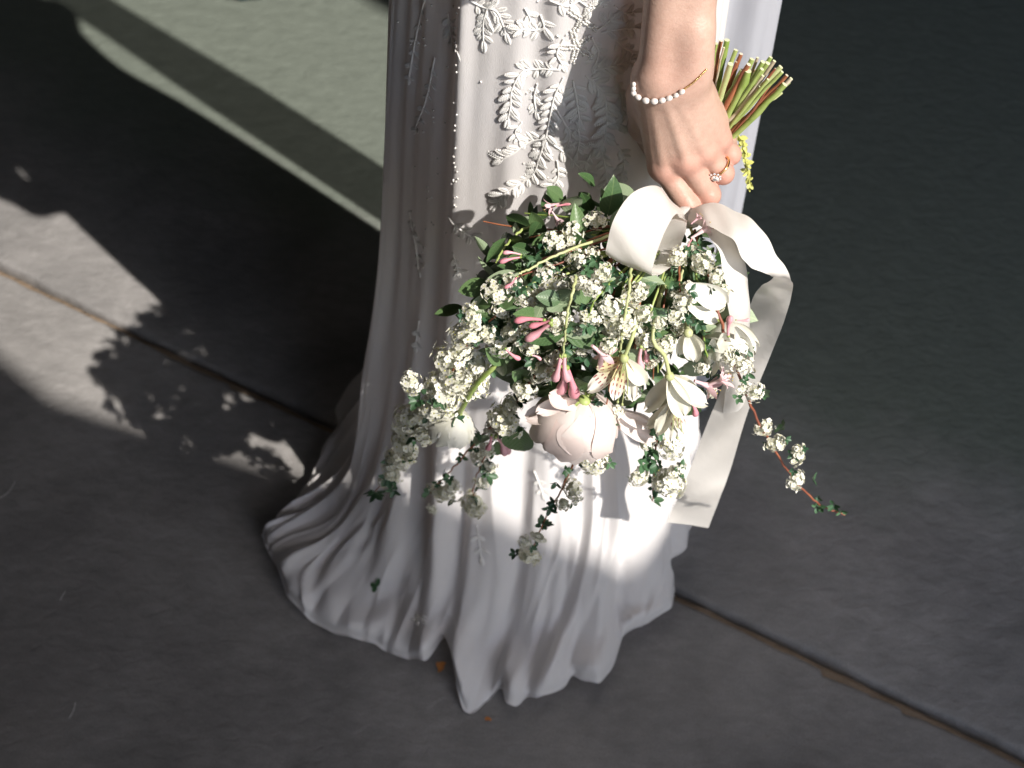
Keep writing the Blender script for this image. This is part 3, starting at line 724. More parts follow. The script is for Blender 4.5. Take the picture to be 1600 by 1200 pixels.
for k in range(9):
    a = 2 * math.pi * k / 9; gem(mb, gc - side * .0008 + (axis * math.cos(a) + yy * math.sin(a)) * .0042, side + (axis * math.cos(a) + yy * math.sin(a)) * .3, .0011)
link('stone_halo', mb.mesh('stone_halo', M_DIAMOND, False), ring)
mb = MB()
for k in range(4):
    a = math.pi / 4 + k * math.pi / 2; d = (axis * math.cos(a) + yy * math.sin(a)); mb.tube([gc - side * .003, gc + d * .003 + side * .0012], [.0004, .0004], 6)
link('prong', mb.mesh('prong', M_GOLD), ring)

# ------------------------------------------------------------------ bouquet
at0 = at
def at(px, py, Y):                                              # the dome of flowers leans out in front of the hand
    return at0(px, py, Y * (KB - .055 * min(1, max(0, (py - 320) / 130))))
KNOT = at(1076, 345, .785)
bouquet = empty('bouquet', KNOT)
tag(bouquet, 'loose hand-tied bouquet of white blossom, pink buds and blush peony with ivory ribbon', 'bouquet')
def fy(px, py, extra=0.0):                                     # how far forward the dome of flowers stands
    return min(.69 + .085 * ((px - 890) / 300) ** 2 + .10 * ((py - 540) / 220) ** 2, .80) + extra

# library shapes
def solid_leaf(name, W_, fold, curl_, mats, nL=7, tip=1.0, wave=0.0):
    mb = MB(); rows = []; xs = (-1, -.5, 0, .5, 1)
    for i in range(nL + 1):
        u = i / nL; wd = W_ * math.sin(math.pi * min(1, u ** 0.85)) ** (0.8 * tip) if 0 < i < nL else 0.004
        rows.append([(u, wd * s, fold * abs(s) * wd - curl_ * u * u + wave * math.sin(u * 9 + s * 2) * abs(s)) for s in xs])
    top = [p for r in rows for p in r]; n = len(xs); th = .012
    mb.add(top, grid_faces(nL + 1, n), 0)
    mb.add([(a, b, c - th) for a, b, c in top], [f[::-1] for f in grid_faces(nL + 1, n)], 1)
    return mb.mesh(name, mats)
LEAVES = [solid_leaf('leaf', .23, .35, .12, [M_LEAF, M_LEAFB]), solid_leaf('leaf', .27, .2, .25, [M_LEAF, M_LEAFB], wave=.02), solid_leaf('leaf', .19, .5, -.08, [M_LEAF, M_LEAFB]), solid_leaf('leaf', .30, .15, .05, [M_LEAF, M_LEAFB])]
SLEAF = MB(); tmp = solid_leaf('x', .30, .3, .1, [M_SLEAF, M_SLEAF], nL=4, tip=.7)
SLEAF.v = [tuple(v.co) for v in tmp.vertices]; SLEAF.f = [tuple(p.vertices) for p in tmp.polygons]; SLEAF.m = [0] * len(SLEAF.f); bpy.data.meshes.remove(tmp)
def tuft(seed, n):
    r = random.Random(seed); mb = MB()
    for k in range(n):
        a = 2 * math.pi * k / n + r.uniform(-.4, .4); e = r.uniform(.15, .9)
        d = Vector((math.cos(a) * math.cos(e), math.sin(a) * math.cos(e), math.sin(e)))
        y = Vector((0, 0, 1)).cross(d).normalized(); z = d.cross(y)
        M = Matrix((d, y, z)).transposed().to_4x4(); s = r.uniform(.7, 1.1)
        mb.addmb(SLEAF, M @ Matrix.Translation((.1, 0, 0)) @ Matrix.Diagonal((s, s, s, 1)))
    return mb.mesh('leaf_tuft', [M_SLEAF])
TUFTS = [tuft(k, n) for k, n in enumerate((5, 6, 7, 4))]
def floret():
    mb = MB()
    for k in range(5):
        a = 2 * math.pi * k / 5; R_ = Matrix.Rotation(a, 4, 'Z')
        v = [(.08, 0, .0), (.42, -.34, .10), (.80, -.40, .14), (1.0, 0, .16), (.80, .40, .14), (.42, .34, .10), (.6, 0, .04)]
        mb.add(v, [(6, 0, 1), (6, 1, 2), (6, 2, 3), (6, 3, 4), (6, 4, 5), (6, 5, 0)], 0, R_)
    mb.ball((0, 0, .06), (.19, .19, .12), 6, 4, 1)
    return mb
FLORET = floret()
def cluster(seed, n, dome):
    r = random.Random(seed); mb = MB(); R0 = 1.0
    mb.ball((0, 0, -.05), (.62, .62, .52), 10, 8, 2)
    ga = math.pi * (3 - math.sqrt(5))
    for k in range(n):
        c = 1 - (k + .5) / n * (1 - dome); s = math.sqrt(max(0, 1 - c * c)); a = ga * k + r.uniform(-.25, .25)
        d = Vector((s * math.cos(a), s * math.sin(a), c)) + Vector((r.gauss(0, .08), r.gauss(0, .08), r.gauss(0, .08))); d.normalize()
        fs = r.uniform(.235, .30)
        nrm = d + Vector((r.gauss(0, .24), r.gauss(0, .24), r.gauss(0, .24)))
        mb.addmb(FLORET, frame(nrm, rvl(r), Vector((d.x, d.y, d.z * .82)) * (r.uniform(.84, 1.08) if r.random() < .88 else r.uniform(1.1, 1.28)), fs))
        mb.tube([d * .6, d * .92], [.02, .02], 4, 2)
    return mb.mesh('blossom_cluster', [M_PETAL, M_YEL, M_CORE])
def rvl(r): return Vector((r.gauss(0, 1), r.gauss(0, 1), r.gauss(0, 1)))
CLUST = [cluster(100 + k, n, d) for k, (n, d) in enumerate(((46, -.55), (42, -.5), (38, -.4), (48, -.6), (30, -.2)))]
def pxsize(px, p): return px / FPX * (p - CAMP).dot(FWD)
def put_cluster(px, py, rpx, Y, parent, facing=None):
    p = at(px, py, Y); s = pxsize(rpx * rng.uniform(.9, 1.18), p)
    nrm = facing or (Vector(((px - 900) / 400, -.75, .45 - (py - 500) / 500)) + rv(.25))
    link('blossom_cluster', rng.choice(CLUST), parent, frame(nrm, rv(), p, s) @ Matrix.Diagonal((rng.uniform(.8, 1.25), rng.uniform(.75, 1.1), rng.uniform(.75, 1.05), 1)))
def put_tuft(p, lpx, parent, d=None):
    link('leaf_tuft', rng.choice(TUFTS), parent, frame((d or Vector((0, -.6, .3))) + rv(.45), rv(), p, pxsize(lpx, p)))
def branch(path, r0, r1, m, name='spirea_branch', n=None):
    P = catmull([at(*q) for q in path], n or max(10, len(path) * 6))
    P = [p + rv(.0005) for p in P]
    mb = MB(); mb.tube(P, [r0 + (r1 - r0) * i / (len(P) - 1) for i in range(len(P))], 7)
    return link(name, mb.mesh(name, m), bouquet), P

# --- trailing blossom branches
def spirea(path, clusters, m=M_STEMR, r0=.0012, r1=.0006, tuft_from=0.25, tpx=14, tn=9, tip=True):
    o, P = branch(path, r0, r1, m)
    ys = [(q[0], q[1], q[2]) for q in path]
    for (px, py, rp) in clusters:
        Y = min(ys, key=lambda q: (q[0] - px) ** 2 + (q[1] - py) ** 2)[2]
        put_cluster(px, py, rp, Y - .004 + rng.uniform(-.004, .004), o)
        if rng.random() < .62:
            an = rng.uniform(0, 6.28); put_tuft(at(px + math.cos(an) * rp * 1.05, py + math.sin(an) * rp * 1.05, Y - .006), tpx * rng.uniform(.75, 1.1), o, Vector((math.cos(an), -.9, .2 - math.sin(an))))
    for k in range(tn):
        i = int(len(P) * (tuft_from + (1 - tuft_from) * k / tn)); i = min(i, len(P) - 1)
        put_tuft(P[i] + rv(.004), tpx * rng.uniform(.8, 1.2), o)
    if tip: put_tuft(P[-1], tpx * 1.15, o, P[-1] - P[-4])
    return o
spirea([(985, 385, .77), (850, 440, .735), (760, 505, .71), (700, 590, .72), (650, 672, .755), (612, 735, .785), (588, 768, .80)],
       [(735, 495, 20), (728, 520, 24), (722, 548, 18), (745, 570, 24), (702, 562, 28), (715, 590, 30), (690, 610, 28), (742, 592, 22), (643, 598, 17), (680, 634, 27), (640, 655, 24), (664, 676, 22), (632, 694, 22), (618, 715, 18), (612, 737, 17), (655, 640, 16), (668, 655, 20), (700, 640, 18), (628, 725, 13), (600, 752, 12), (725, 612, 20)], tn=16, tpx=17)
spirea([(880, 540, .70), (835, 590, .70), (800, 640, .715), (770, 690, .755), (745, 740, .785), (738, 785, .80)],
       [(850, 580, 22), (790, 655, 22), (775, 668, 18), (748, 712, 17), (765, 728, 15), (741, 786, 22), (800, 630, 16), (820, 610, 16), (760, 702, 14), (752, 752, 13)], tn=9, tpx=17, tip=False)
spirea([(790, 650, .72), (745, 690, .77), (705, 735, .795), (672, 770, .815)], [(690, 768, 17), (706, 760, 13), (675, 795, 9)], tn=5, tpx=14)
spirea([(930, 650, .70), (905, 700, .69), (880, 760, .692), (850, 815, .70), (830, 862, .705)],
       [(930, 722, 21), (912, 712, 16), (896, 764, 18), (880, 786, 13), (828, 868, 21), (820, 846, 14), (842, 838, 12)], tn=9, tpx=13, tip=False)
spirea([(1032, 610, .70), (1028, 660, .70), (1024, 720, .70), (1020, 782, .70)],
       [(1048, 698, 19), (1012, 692, 12), (998, 742, 18), (1044, 752, 22), (1055, 735, 14)], tn=8, tpx=19)
eo = spirea([(1112, 440, .735), (1130, 515, .71), (1152, 580, .70), (1180, 650, .695), (1215, 712, .69), (1252, 762, .69), (1285, 790, .69), (1318, 803, .69)],
       [(1180, 612, 17), (1163, 606, 12), (1192, 668, 15), (1213, 692, 15), (1244, 711, 14), (1243, 750, 14), (1140, 560, 12)], tn=3, tpx=12, r0=.0014, r1=.0009, tuft_from=.8, tip=False)
for a, b in ((1152, 622), (1224, 668), (1268, 748), (1278, 790), (1303, 788), (1200, 700), (1195, 612), (1240, 708)): put_tuft(at(a, b, .69), 14, eo)
# short blossom shoots in the dome
shoots = [
    ([(985, 370, .77), (900, 370, .75), (850, 390, .74)], [(895, 368, 20), (868, 378, 20), (880, 395, 18), (930, 345, 15)]),
    ([(970, 390, .75), (860, 440, .725), (790, 470, .72)], [(850, 428, 22), (868, 450, 20), (835, 470, 24), (858, 482, 18), (775, 455, 20), (785, 480, 18), (800, 440, 15), (812, 500, 20)]),
    ([(960, 400, .75), (850, 500, .71), (780, 530, .71)], [(780, 532, 22), (800, 520, 17), (762, 520, 14), (830, 540, 18)]),
    ([(1000, 400, .75), (975, 450, .715), (960, 505, .70)], [(970, 498, 25), (985, 512, 20), (955, 480, 18), (990, 460, 18), (1000, 455, 14), (958, 520, 17), (940, 425, 17), (905, 440, 17)]),
    ([(1060, 380, .76), (1062, 440, .725), (1066, 500, .71)], [(1068, 470, 17), (1058, 492, 19), (1075, 455, 14), (1064, 512, 15), (1052, 455, 10)]),
    ([(1085, 360, .77), (1098, 410, .74), (1120, 460, .73)], [(1098, 410, 17), (1120, 432, 15), (1126, 455, 15), (1122, 478, 13), (1060, 400, 14), (1085, 395, 11)]),
    ([(1000, 420, .75), (960, 560, .70), (945, 650, .69)], [(950, 656, 19), (962, 645, 13), (985, 610, 14), (930, 470, 15), (925, 492, 18), (910, 470, 12)]),
    ([(1085, 400, .75), (1100, 520, .71), (1110, 590, .70)], [(1098, 575, 12), (1112, 612, 10), (1145, 548, 20), (1160, 570, 14), (1130, 540, 12), (1085, 545, 12)]),
    ([(960, 420, .74), (900, 520, .70), (880, 560, .69)], [(880, 530, 15), (868, 560, 13), (905, 515, 12), (1010, 530, 17), (1040, 540, 15), (1020, 560, 13), (885, 500, 12)]),
]
shoots += [([(1000, 400, .75), (930, 470, .70), (900, 560, .69)], [(925, 450, 15), (950, 540, 16), (912, 545, 13), (870, 505, 15), (1005, 490, 15), (1030, 505, 13)]),
           ([(980, 390, .76), (900, 410, .73), (820, 450, .715)], [(900, 405, 15), (925, 398, 13), (815, 465, 15), (945, 440, 13), (880, 470, 15)])]
for path, cl in shoots: spirea(path, cl, m=rng.choice((M_STEMR, M_STEMG)), tn=9, tpx=15, tuft_from=.1)

# --- honeysuckle: pale stems with big paired leaves and pink buds
def bud_mesh(seed):
    r = random.Random(seed); mb = MB(); bend = r.uniform(-.15, .15)
    P = [Vector((u, bend * math.sin(u * 2.4), .06 * math.sin(u * 3))) for u in (0, .15, .35, .55, .72, .86, .96, 1.0)]
    mb.tube(P, [.045, .05, .055, .075, .115, .12, .07, .015], 9); mb.ball((0, 0, 0), (.08, .06, .06), 7, 5, 1)
    return mb.mesh('pink_bud', [M_PINK, M_STEMG])
BUDS = [bud_mesh(k) for k in range(4)]
def openflower():
    mb = MB(); mb.tube([Vector((0, 0, 0)), Vector((.3, 0, .02)), Vector((.55, 0, .05))], [.05, .06, .11], 9)
    for k in range(5):
        a = 2 * math.pi * k / 5 + .3; R_ = Matrix.Translation((.52, 0, .05)) @ Matrix.Rotation(a, 4, 'X')
        rows = []
        for i in range(6):
            u = i / 5; wd = .115 * math.sin(math.pi * (.18 + .80 * u))
            rows += [(.30 * math.sin(u * 1.7), s * wd, .07 + .44 * u - .03 * s * s) for s in (-1, 0, 1)]
        mb.add(rows, grid_faces(6, 3), 0, R_)
    for k in range(5):
        a = 2 * math.pi * k / 5; mb.tube([Vector((.5, 0, .05)), Vector((.95, .14 * math.cos(a), .05 + .14 * math.sin(a)))], [.012, .01], 4, 0); mb.ball((.97, .15 * math.cos(a), .05 + .15 * math.sin(a)), .03, 5, 4, 1)
    return mb.mesh('pink_flower', [M_PINKP, M_ANTHER])
OFL = openflower()
def dirmat(p, q, s, roll=0.0, nh=None):
    x = (q - p).normalized(); n = (nh or (CAMP - p)).normalized(); n = (n - x * n.dot(x)).normalized()
    y = n.cross(x); M = Matrix((x, y, n)).transposed().to_4x4()
    return Matrix.Translation(p) @ M @ Matrix.Rotation(roll, 4, 'X') @ Matrix.Diagonal((s, s, s, 1))
def put_leaf(a, b, parent, Y=None, roll=None, back=False, dY=0.0, kind=None):
    """leaf whose base lies at a and tip at b (layout points)"""
    Y = Y if Y is not None else fy(*a)
    p, q = at(a[0], a[1], Y), at(b[0], b[1], Y + dY); s = (q - p).length
    r = (roll if roll is not None else rng.uniform(-.7, .7)) + (math.pi if back else 0)
    link('leaf', LEAVES[kind if kind is not None else rng.randrange(4)], parent, dirmat(p, q, s, r))
def put_bud(a, b, parent, Y=None, mesh=None, name='pink_bud', dY=0.0, k=1.0):
    Y = Y if Y is not None else fy(*a) - .012
    p, q = at(a[0], a[1], Y), at(b[0], b[1], Y + dY); link(name, mesh or rng.choice(BUDS), parent, dirmat(p, q, (q - p).length * k, rng.uniform(0, 6)))
def honeysuckle(path, m=M_STEMP, r0=.0013, r1=.0008): return branch(path, r0, r1, m, 'honeysuckle_sprig')[0]
f2 = lambda pts, e=-.012: [(a, b, fy(a, b, e)) for a, b in pts]
h1 = honeysuckle(f2([(985, 345), (955, 365), (910, 383), (865, 400), (830, 418), (812, 428)]))
put_leaf((905, 376), (900, 318), h1, roll=.3, kind=0); put_leaf((908, 384), (907, 430), h1, roll=.6, kind=2); put_leaf((872, 398), (900, 424), h1, roll=.1, kind=3); put_leaf((842, 413), (815, 400), h1, roll=.2, kind=1)
put_leaf((812, 428), (757, 440), h1, roll=-.2, back=True, kind=2); put_leaf((815, 430), (817, 488), h1, roll=.9, back=True, kind=2); put_leaf((828, 420), (830, 465), h1, roll=.4, kind=2)
put_leaf((955, 362), (990, 320), h1, roll=.2, back=True, kind=3); put_leaf((948, 340), (965, 285), h1, roll=.5, kind=1); put_leaf((980, 330), (965, 283), h1, roll=.1, back=True, kind=3); put_leaf((975, 335), (1005, 300), h1, roll=-.3, kind=1)
put_leaf((905, 300), (925, 322), h1, roll=.2, kind=1); put_leaf((925, 330), (908, 302), h1, roll=-.4, kind=3); put_leaf((880, 310), (855, 292), h1, roll=.4, kind=3); put_leaf((930, 290), (912, 268), h1, roll=1.0, kind=1)
for a, b in (((813, 402), (780, 410)), ((814, 398), (785, 396)), ((808, 432), (786, 448))): put_bud(a, b, h1)
put_bud((880, 316), (850, 328), h1, mesh=OFL, name='pink_flower'); put_bud((862, 330), (878, 352), h1, mesh=OFL, name='pink_flower'); put_bud((868, 322), (893, 318), h1)
h2 = honeysuckle(f2([(900, 432), (895, 455), (888, 480), (884, 510), (880, 545), (876, 565)]))
put_leaf((896, 455), (845, 490), h2, roll=-.3, back=True, kind=2); put_leaf((893, 460), (930, 470), h2, roll=.3, kind=3); put_leaf((890, 480), (870, 505), h2, roll=.2, back=True); put_leaf((886, 500), (905, 530), h2, roll=.5, kind=1)
put_leaf((882, 522), (822, 532), h2, roll=-.3, kind=2); put_leaf((884, 524), (945, 512), h2, roll=.1, back=True, kind=2); put_leaf((884, 528), (960, 530), h2, roll=.4, kind=2); put_leaf((880, 540), (915, 570), h2, roll=.4)
for a, b in (((862, 500), (825, 512)), ((860, 504), (818, 530)), ((862, 508), (838, 532)), ((850, 500), (803, 505)), ((876, 556), (868, 592)), ((882, 556), (888, 590)), ((878, 575), (870, 618)), ((886, 575), (892, 618))): put_bud(a, b, h2)
h3 = honeysuckle(f2([(986, 420), (982, 460), (975, 500), (970, 540), (968, 560)]))
put_leaf((984, 440), (935, 430), h3, roll=.3, back=True, kind=2); put_leaf((982, 465), (1025, 445), h3, roll=.2, kind=1); put_leaf((975, 500), (930, 478), h3, roll=.4, kind=3); put_leaf((970, 548), (1002, 582), h3, roll=.2, back=True, kind=3); put_leaf((968, 550), (922, 588), h3, roll=-.4, kind=1); put_leaf((985, 428), (1040, 445), h3, roll=.2, back=True, kind=2)
put_leaf((990, 524), (1045, 518), h3, roll=.2, kind=2); put_leaf((995, 500), (1050, 490), h3, roll=.3, kind=1); put_leaf((1000, 480), (1040, 500), h3, roll=-.6, kind=0)
for a, b in (((1002, 542), (1004, 574)), ((1006, 545), (1010, 570))): put_bud(a, b, h3)
put_bud((925, 540), (945, 560), h3, mesh=OFL, name='pink_flower', k=1.2)
h4 = honeysuckle(f2([(1082, 340), (1078, 385), (1065, 430), (1060, 470)]))
put_leaf((1062, 415), (1075, 452), h4, roll=.2, kind=1); put_leaf((1090, 385), (1078, 432), h4, roll=.5, back=True, kind=0); put_leaf((1080, 430), (1100, 460), h4, roll=-.2, back=True, kind=3); put_leaf((1075, 500), (1120, 512), h4, roll=.3, back=True, kind=3); put_leaf((1130, 500), (1165, 498), h4, roll=.2, kind=1); put_leaf((1105, 460), (1128, 440), h4, roll=.2)
put_bud((1080, 350), (1092, 338), h4, mesh=OFL, name='pink_flower', k=1.3, Y=.755); put_bud((1080, 372), (1098, 362), h4, mesh=OFL, name='pink_flower', k=1.9, Y=.75); put_bud((1082, 372), (1074, 394), h4, Y=.75); put_bud((1054, 415), (1042, 440), h4, Y=.745); put_bud((1055, 412), (1050, 422), h4, Y=.745)
put_bud((1138, 525), (1142, 500), h4, Y=.70, k=1.1); put_bud((1150, 500), (1172, 498), h4, Y=.71); put_bud((1112, 515), (1102, 532), h4); put_bud((1105, 530), (1108, 552), h4)
put_bud((1085, 595), (1118, 606), h4, mesh=OFL, name='pink_flower', k=1.2, Y=.69); put_bud((1105, 602), (1128, 592), h4, mesh=OFL, name='pink_flower', k=1.6, Y=.69); put_bud((1078, 625), (1084, 648), h4, Y=.69)
put_leaf((1072, 628), (1088, 660), h4, roll=.2, kind=1, Y=.695); put_leaf((1068, 570), (1095, 585), h4, roll=.1, back=True, kind=3)
h5 = honeysuckle(f2([(850, 350), (815, 360), (790, 385), (775, 410)], .01), m=M_STEMG)
put_leaf((830, 385), (868, 358), h5, roll=.4, kind=2); put_leaf((800, 385), (835, 395), h5, roll=.2, kind=3); put_leaf((765, 445), (715, 455), h5, roll=.1, kind=3, Y=.73); put_leaf((725, 480), (680, 492), h5, roll=.3, kind=2, Y=.74); put_leaf((790, 372), (762, 412), h5, roll=.6, kind=2); put_leaf((770, 470), (742, 480), h5, roll=.3)
put_leaf((830, 330), (850, 372), h5, roll=.6, kind=1, Y=.765); put_leaf((845, 345), (825, 375), h5, roll=.3, kind=1, Y=.765)
h6 = honeysuckle(f2([(820, 590), (805, 640), (800, 680)], .0), m=M_STEMG)
put_leaf((802, 660), (818, 716), h6, roll=.3, kind=0); put_leaf((788, 560), (770, 590), h6, roll=.3, kind=1); put_leaf((800, 580), (838, 600), h6, roll=.4, kind=1); put_leaf((845, 600), (870, 640), h6, roll=.7, kind=1); put_leaf((900, 590), (915, 640), h6, roll=.3, kind=1); put_leaf((775, 690), (790, 712), h6, roll=.3, kind=3); put_leaf((745, 695), (762, 668), h6, roll=.6, back=True, kind=1)
for a, b in (((768, 680), (762, 700)), ((775, 682), (784, 712)), ((800, 690), (796, 712)), ((790, 545), (812, 560)), ((830, 555), (845, 565))): put_bud(a, b, h6)
# more leaves through the dome
for k in range(150):
    a = rng.uniform(0, 2 * math.pi); r = math.sqrt(rng.random()); px, py = 935 + 190 * r * math.cos(a), 465 + 150 * r * math.sin(a)
    if px < 800 and py < 380: continue
    an = rng.gauss(math.atan2(py - 340, px - 1060), .9); Ln = rng.uniform(26, 56)
    put_leaf((px, py), (px + math.cos(an) * Ln, py + math.sin(an) * Ln), rng.choice((h1, h2, h3, h5, h6)), Y=fy(px, py, rng.uniform(.002, .022)), back=rng.random() < .35, dY=rng.uniform(-.015, .02))
# thin bare stems that run through the dome
for k in range(34):
    a = rng.uniform(1.7, 3.3); e = (1050 + math.cos(a) * rng.uniform(120, 300), 350 + math.sin(a) * rng.uniform(90, 260))
    mid = ((1050 + e[0]) / 2 + rng.uniform(-20, 20), (350 + e[1]) / 2 + rng.uniform(-20, 20))
    branch([(1066 + rng.uniform(-8, 8), 350, .79), (*mid, fy(*mid, rng.uniform(-.006, .02))), (*e, fy(*e, rng.uniform(-.004, .015)))], .0011, .0006, rng.choice((M_STEMG, M_STEMP, M_STEMR)), 'thin_stem', 10)
# inner greenery that fills the heart of the bouquet
mb = MB(); src = LEAVES[0]; lv = [v.co.copy() for v in src.vertices]; lf = [tuple(p.vertices) for p in src.polygons]; lm = [p.material_index for p in src.polygons]
for k in range(520):
    a = rng.uniform(0, 2 * math.pi); r = math.sqrt(rng.random()); px, py = 945 + 205 * r * math.cos(a), 470 + 165 * r * math.sin(a)
    if px < 790 and py < 400: continue
    p = at(px, py, fy(px, py, rng.uniform(.018, .075))); s = rng.uniform(.010, .026)
    M = frame(rv() + Vector((0, -1, .6)), rv(), p, s); off = len(mb.v)
    mb.v += [tuple(M @ v) for v in lv]; mb.f += [tuple(i + off for i in f) for f in lf]; mb.m += lm
tag(link('inner_foliage', mb.mesh('inner_foliage', [M_LEAF, M_LEAFB]), bouquet), kind='stuff')

# --- peony
def cup_petal(R_, span, phimax, flare=0.0, notch=.10, seed=0, nU=14, nV=14, thick=.0):
    r = random.Random(seed); vs = []; ph = r.uniform(0, 6); rk = r.uniform(.96, 1.05)
    for i in range(nV + 1):
        v = i / nV
        for j in range(nU + 1):
            u = -1 + 2 * j / nU
            wd = span * (0.30 + 0.70 * math.sin(min(1, v * 1.25) * math.pi / 2)) * math.sqrt(max(0, 1 - max(0, (v - .55) / .45) ** 2.6 * .75))
            edge = 1 - notch * math.exp(-(u / .22) ** 2) * (v > .4) - .05 * (1 - math.cos(u * 7 + ph)) * .5
            phi = v * phimax * edge; az = u * wd
            rad = R_ * rk * (1 + flare * max(0, v - .45) ** 2 + .010 * math.sin(u * 4 + ph) * v + .16 * max(0, v - .78) * math.sin(u * 7 + ph))
            vs.append((rad * math.sin(phi) * math.cos(az), rad * math.sin(phi) * math.sin(az), R_ - rad * math.cos(phi) if flare == 0 else R_ - R_ * math.cos(phi)))
    return vs, grid_faces(nV + 1, nU + 1)
def flower(name, center, axis_, R_, layers, m, parent=bouquet, base=M_STEMG, stem=None, up=Vector((0, 0, 1))):
    """base of the flower at center - axis * R, petals open along axis"""
    b = center - axis_.normalized() * R_; F = frame(axis_, up, b)
    mb = MB(); mb.ball((0, 0, 0), (R_ * .16, R_ * .16, R_ * .10), 10, 6, 0, F)
    for k in range(5):
        sv, sf = cup_petal(R_ * 1.03, .22, .45, 0, 0, k, 4, 5); mb.add(sv, sf, 0, F @ Matrix.Rotation(k * 1.2566, 4, 'Z'))
    if stem: mb.tube(catmull([b] + [at(*q) for q in stem], 14), .0022, 8)
    root = link(name, mb.mesh(name, base), parent)
    sd = 0
    for n, rad, span, ph, fl, off in layers:
        for k in range(n):
            sd += 1; vs_, fs_ = cup_petal(R_ * rad, span, ph * rng.uniform(.84, 1.12), fl, seed=sd)
            mb = MB(); mb.add(vs_, fs_); me = mb.mesh('petal', m)
            link('petal', me, root, F @ Matrix.Rotation(off + 2 * math.pi * k / n + rng.uniform(-.12, .12), 4, 'Z') @ Matrix.Rotation(-rng.uniform(-.02, .09) * max(0, rad - .82) / .2, 4, 'Y'))
    return root
pc = at(900, 668, .685)
flower('peony', pc, Vector((-.16, -.12, -1)), .0355, [(3, 1.07, 1.0, 1.5, 0, .9), (3, 1.01, 1.0, 1.75, 0, 0), (4, .95, .9, 1.9, 0, .4), (5, .88, .8, 2.0, 0, .1), (5, .78, .8, 2.1, 0, .5), (4, .62, .8, 2.2, 0, .9)], M_PEONY, stem=[(945, 590, .71), (985, 480, .75)])
pe = bpy.data.objects['peony']
def free_petal(base, tip, wpx, Y, parent, m, cup=.25, roll=0.0, dY=0.0, seed=0, nm='petal'):
    p, q = at(base[0], base[1], Y), at(tip[0], tip[1], Y + dY); s = (q - p).length; W_ = pxsize(wpx, p) / s; r = random.Random(seed); ph = r.uniform(0, 6)
    vs = []
    for i in range(13):
        v = i / 12; wd = W_ * (.22 + .78 * math.sin(min(1, v * 1.15) * math.pi / 2)) * math.sqrt(max(0.02, 1 - max(0, (v - .5) / .5) ** 2.4))
        for j in range(11):
            u = -1 + .2 * j; vs.append((v - .05 * math.exp(-(u / .3) ** 2) * (v > .9) + .015 * math.sin(u * 6 + ph) * v, u * wd, cup * (u * u * wd * .8 - math.sin(v * math.pi) * .25) + .03 * v * math.sin(u * 5 + ph)))
    vs = [(a * s, b * s, c * s) for a, b, c in vs]
    mb = MB(); mb.add(vs, grid_faces(13, 11)); return link(nm, mb.mesh(nm, m), parent, dirmat(p, q, 1.0, roll))
free_petal((905, 622), (822, 655), 20, .683, pe, M_PEONY, .6, .5, seed=1); free_petal((900, 625), (838, 645), 16, .675, pe, M_PEONY, .7, -.5, seed=2); free_petal((900, 640), (858, 615), 16, .675, pe, M_PEONY, .5, .2, seed=3)
free_petal((950, 645), (1025, 685), 22, .69, pe, M_PEONY, .6, .3, seed=4); free_petal((960, 640), (1020, 665), 14, .695, pe, M_PEONY, .4, -.4, seed=5)
# white bud with thick green stem
flower('white_bud', at(703, 672, .715), Vector((-.45, -.28, -1)), .021, [(6, 1.10, .5, 1.15, 0, .2), (6, 1.05, .55, 1.5, 0, .7), (7, 1.0, .5, 1.75, 0, .5), (7, .93, .5, 2.0, 0, .3), (6, .83, .55, 2.15, 0, .4), (5, .65, .6, 2.3, 0, .1)], M_PETAL, base=M_STEMG, stem=[(722, 638, .71), (745, 600, .705), (770, 575, .705), (795, 545, .715), (830, 500, .74)])
# white rose on the right with a loose petal above it
flower('white_rose', at(1142, 548, .712), Vector((.35, -.8, -.35)), .023, [(6, 1.0, .8, 1.7, .0, .2), (5, .9, .8, 2.0, 0, .8), (5, .75, .85, 2.2, 0, .4), (4, .55, .9, 2.4, 0, .1)], M_PETAL, stem=[(1105, 470, .76)])
ro = bpy.data.objects['white_rose']
free_petal((1072, 445), (1135, 475), 22, .715, ro, M_PETAL, .4, .2, seed=7); free_petal((1075, 480), (1122, 500), 14, .712, ro, M_PETAL, .3, -.2, seed=8); free_petal((1115, 530), (1110, 585), 14, .70, ro, M_PETAL, .4, .2, seed=9); free_petal((1130, 520), (1140, 590), 18, .698, ro, M_PETAL, .5, -.1, seed=19); free_petal((1150, 510), (1168, 575), 16, .70, ro, M_PETAL, .5, .4, seed=20)
# lilies with streaked inner petals
def lily(base, tips, stem, Y, stamens):
    mb = MB(); b = at(base[0], base[1], Y); mb.ball(b, .004, 8, 6); mb.tube(catmull([b] + [at(*q) for q in stem], 12), [.0022] + [.0016] * 12, 8)
    for q in stamens: mb.tube(catmull([b, at(q[0] * .5 + base[0] * .5 + 3, q[1] * .5 + base[1] * .5, Y - .006), at(q[0], q[1], Y - .008)], 6), .0005, 5); mb.ball(at(q[0], q[1], Y - .008), (.0012, .0012, .0022), 6, 5)
    root = link('lily', mb.mesh('lily', M_STEMP), bouquet)
    for k, (tx, ty, wp, dy, roll, st) in enumerate(tips):
        free_petal(base, (tx, ty), wp, Y, root, M_STRIPE if st else M_LILY, .55, roll, dy, 30 + k)
lily((975, 560), [(918, 612, 15, -.012, .3, 1), (960, 625, 13, -.02, -.1, 1), (990, 625, 12, -.01, .2, 1), (932, 575, 14, .0, .4, 1), (1008, 600, 16, -.005, -.3, 0), (955, 600, 14, .01, 0, 0)], [(990, 520, .69), (1000, 470, .73)], .678, [(965, 628), (972, 632), (980, 622), (958, 618)])
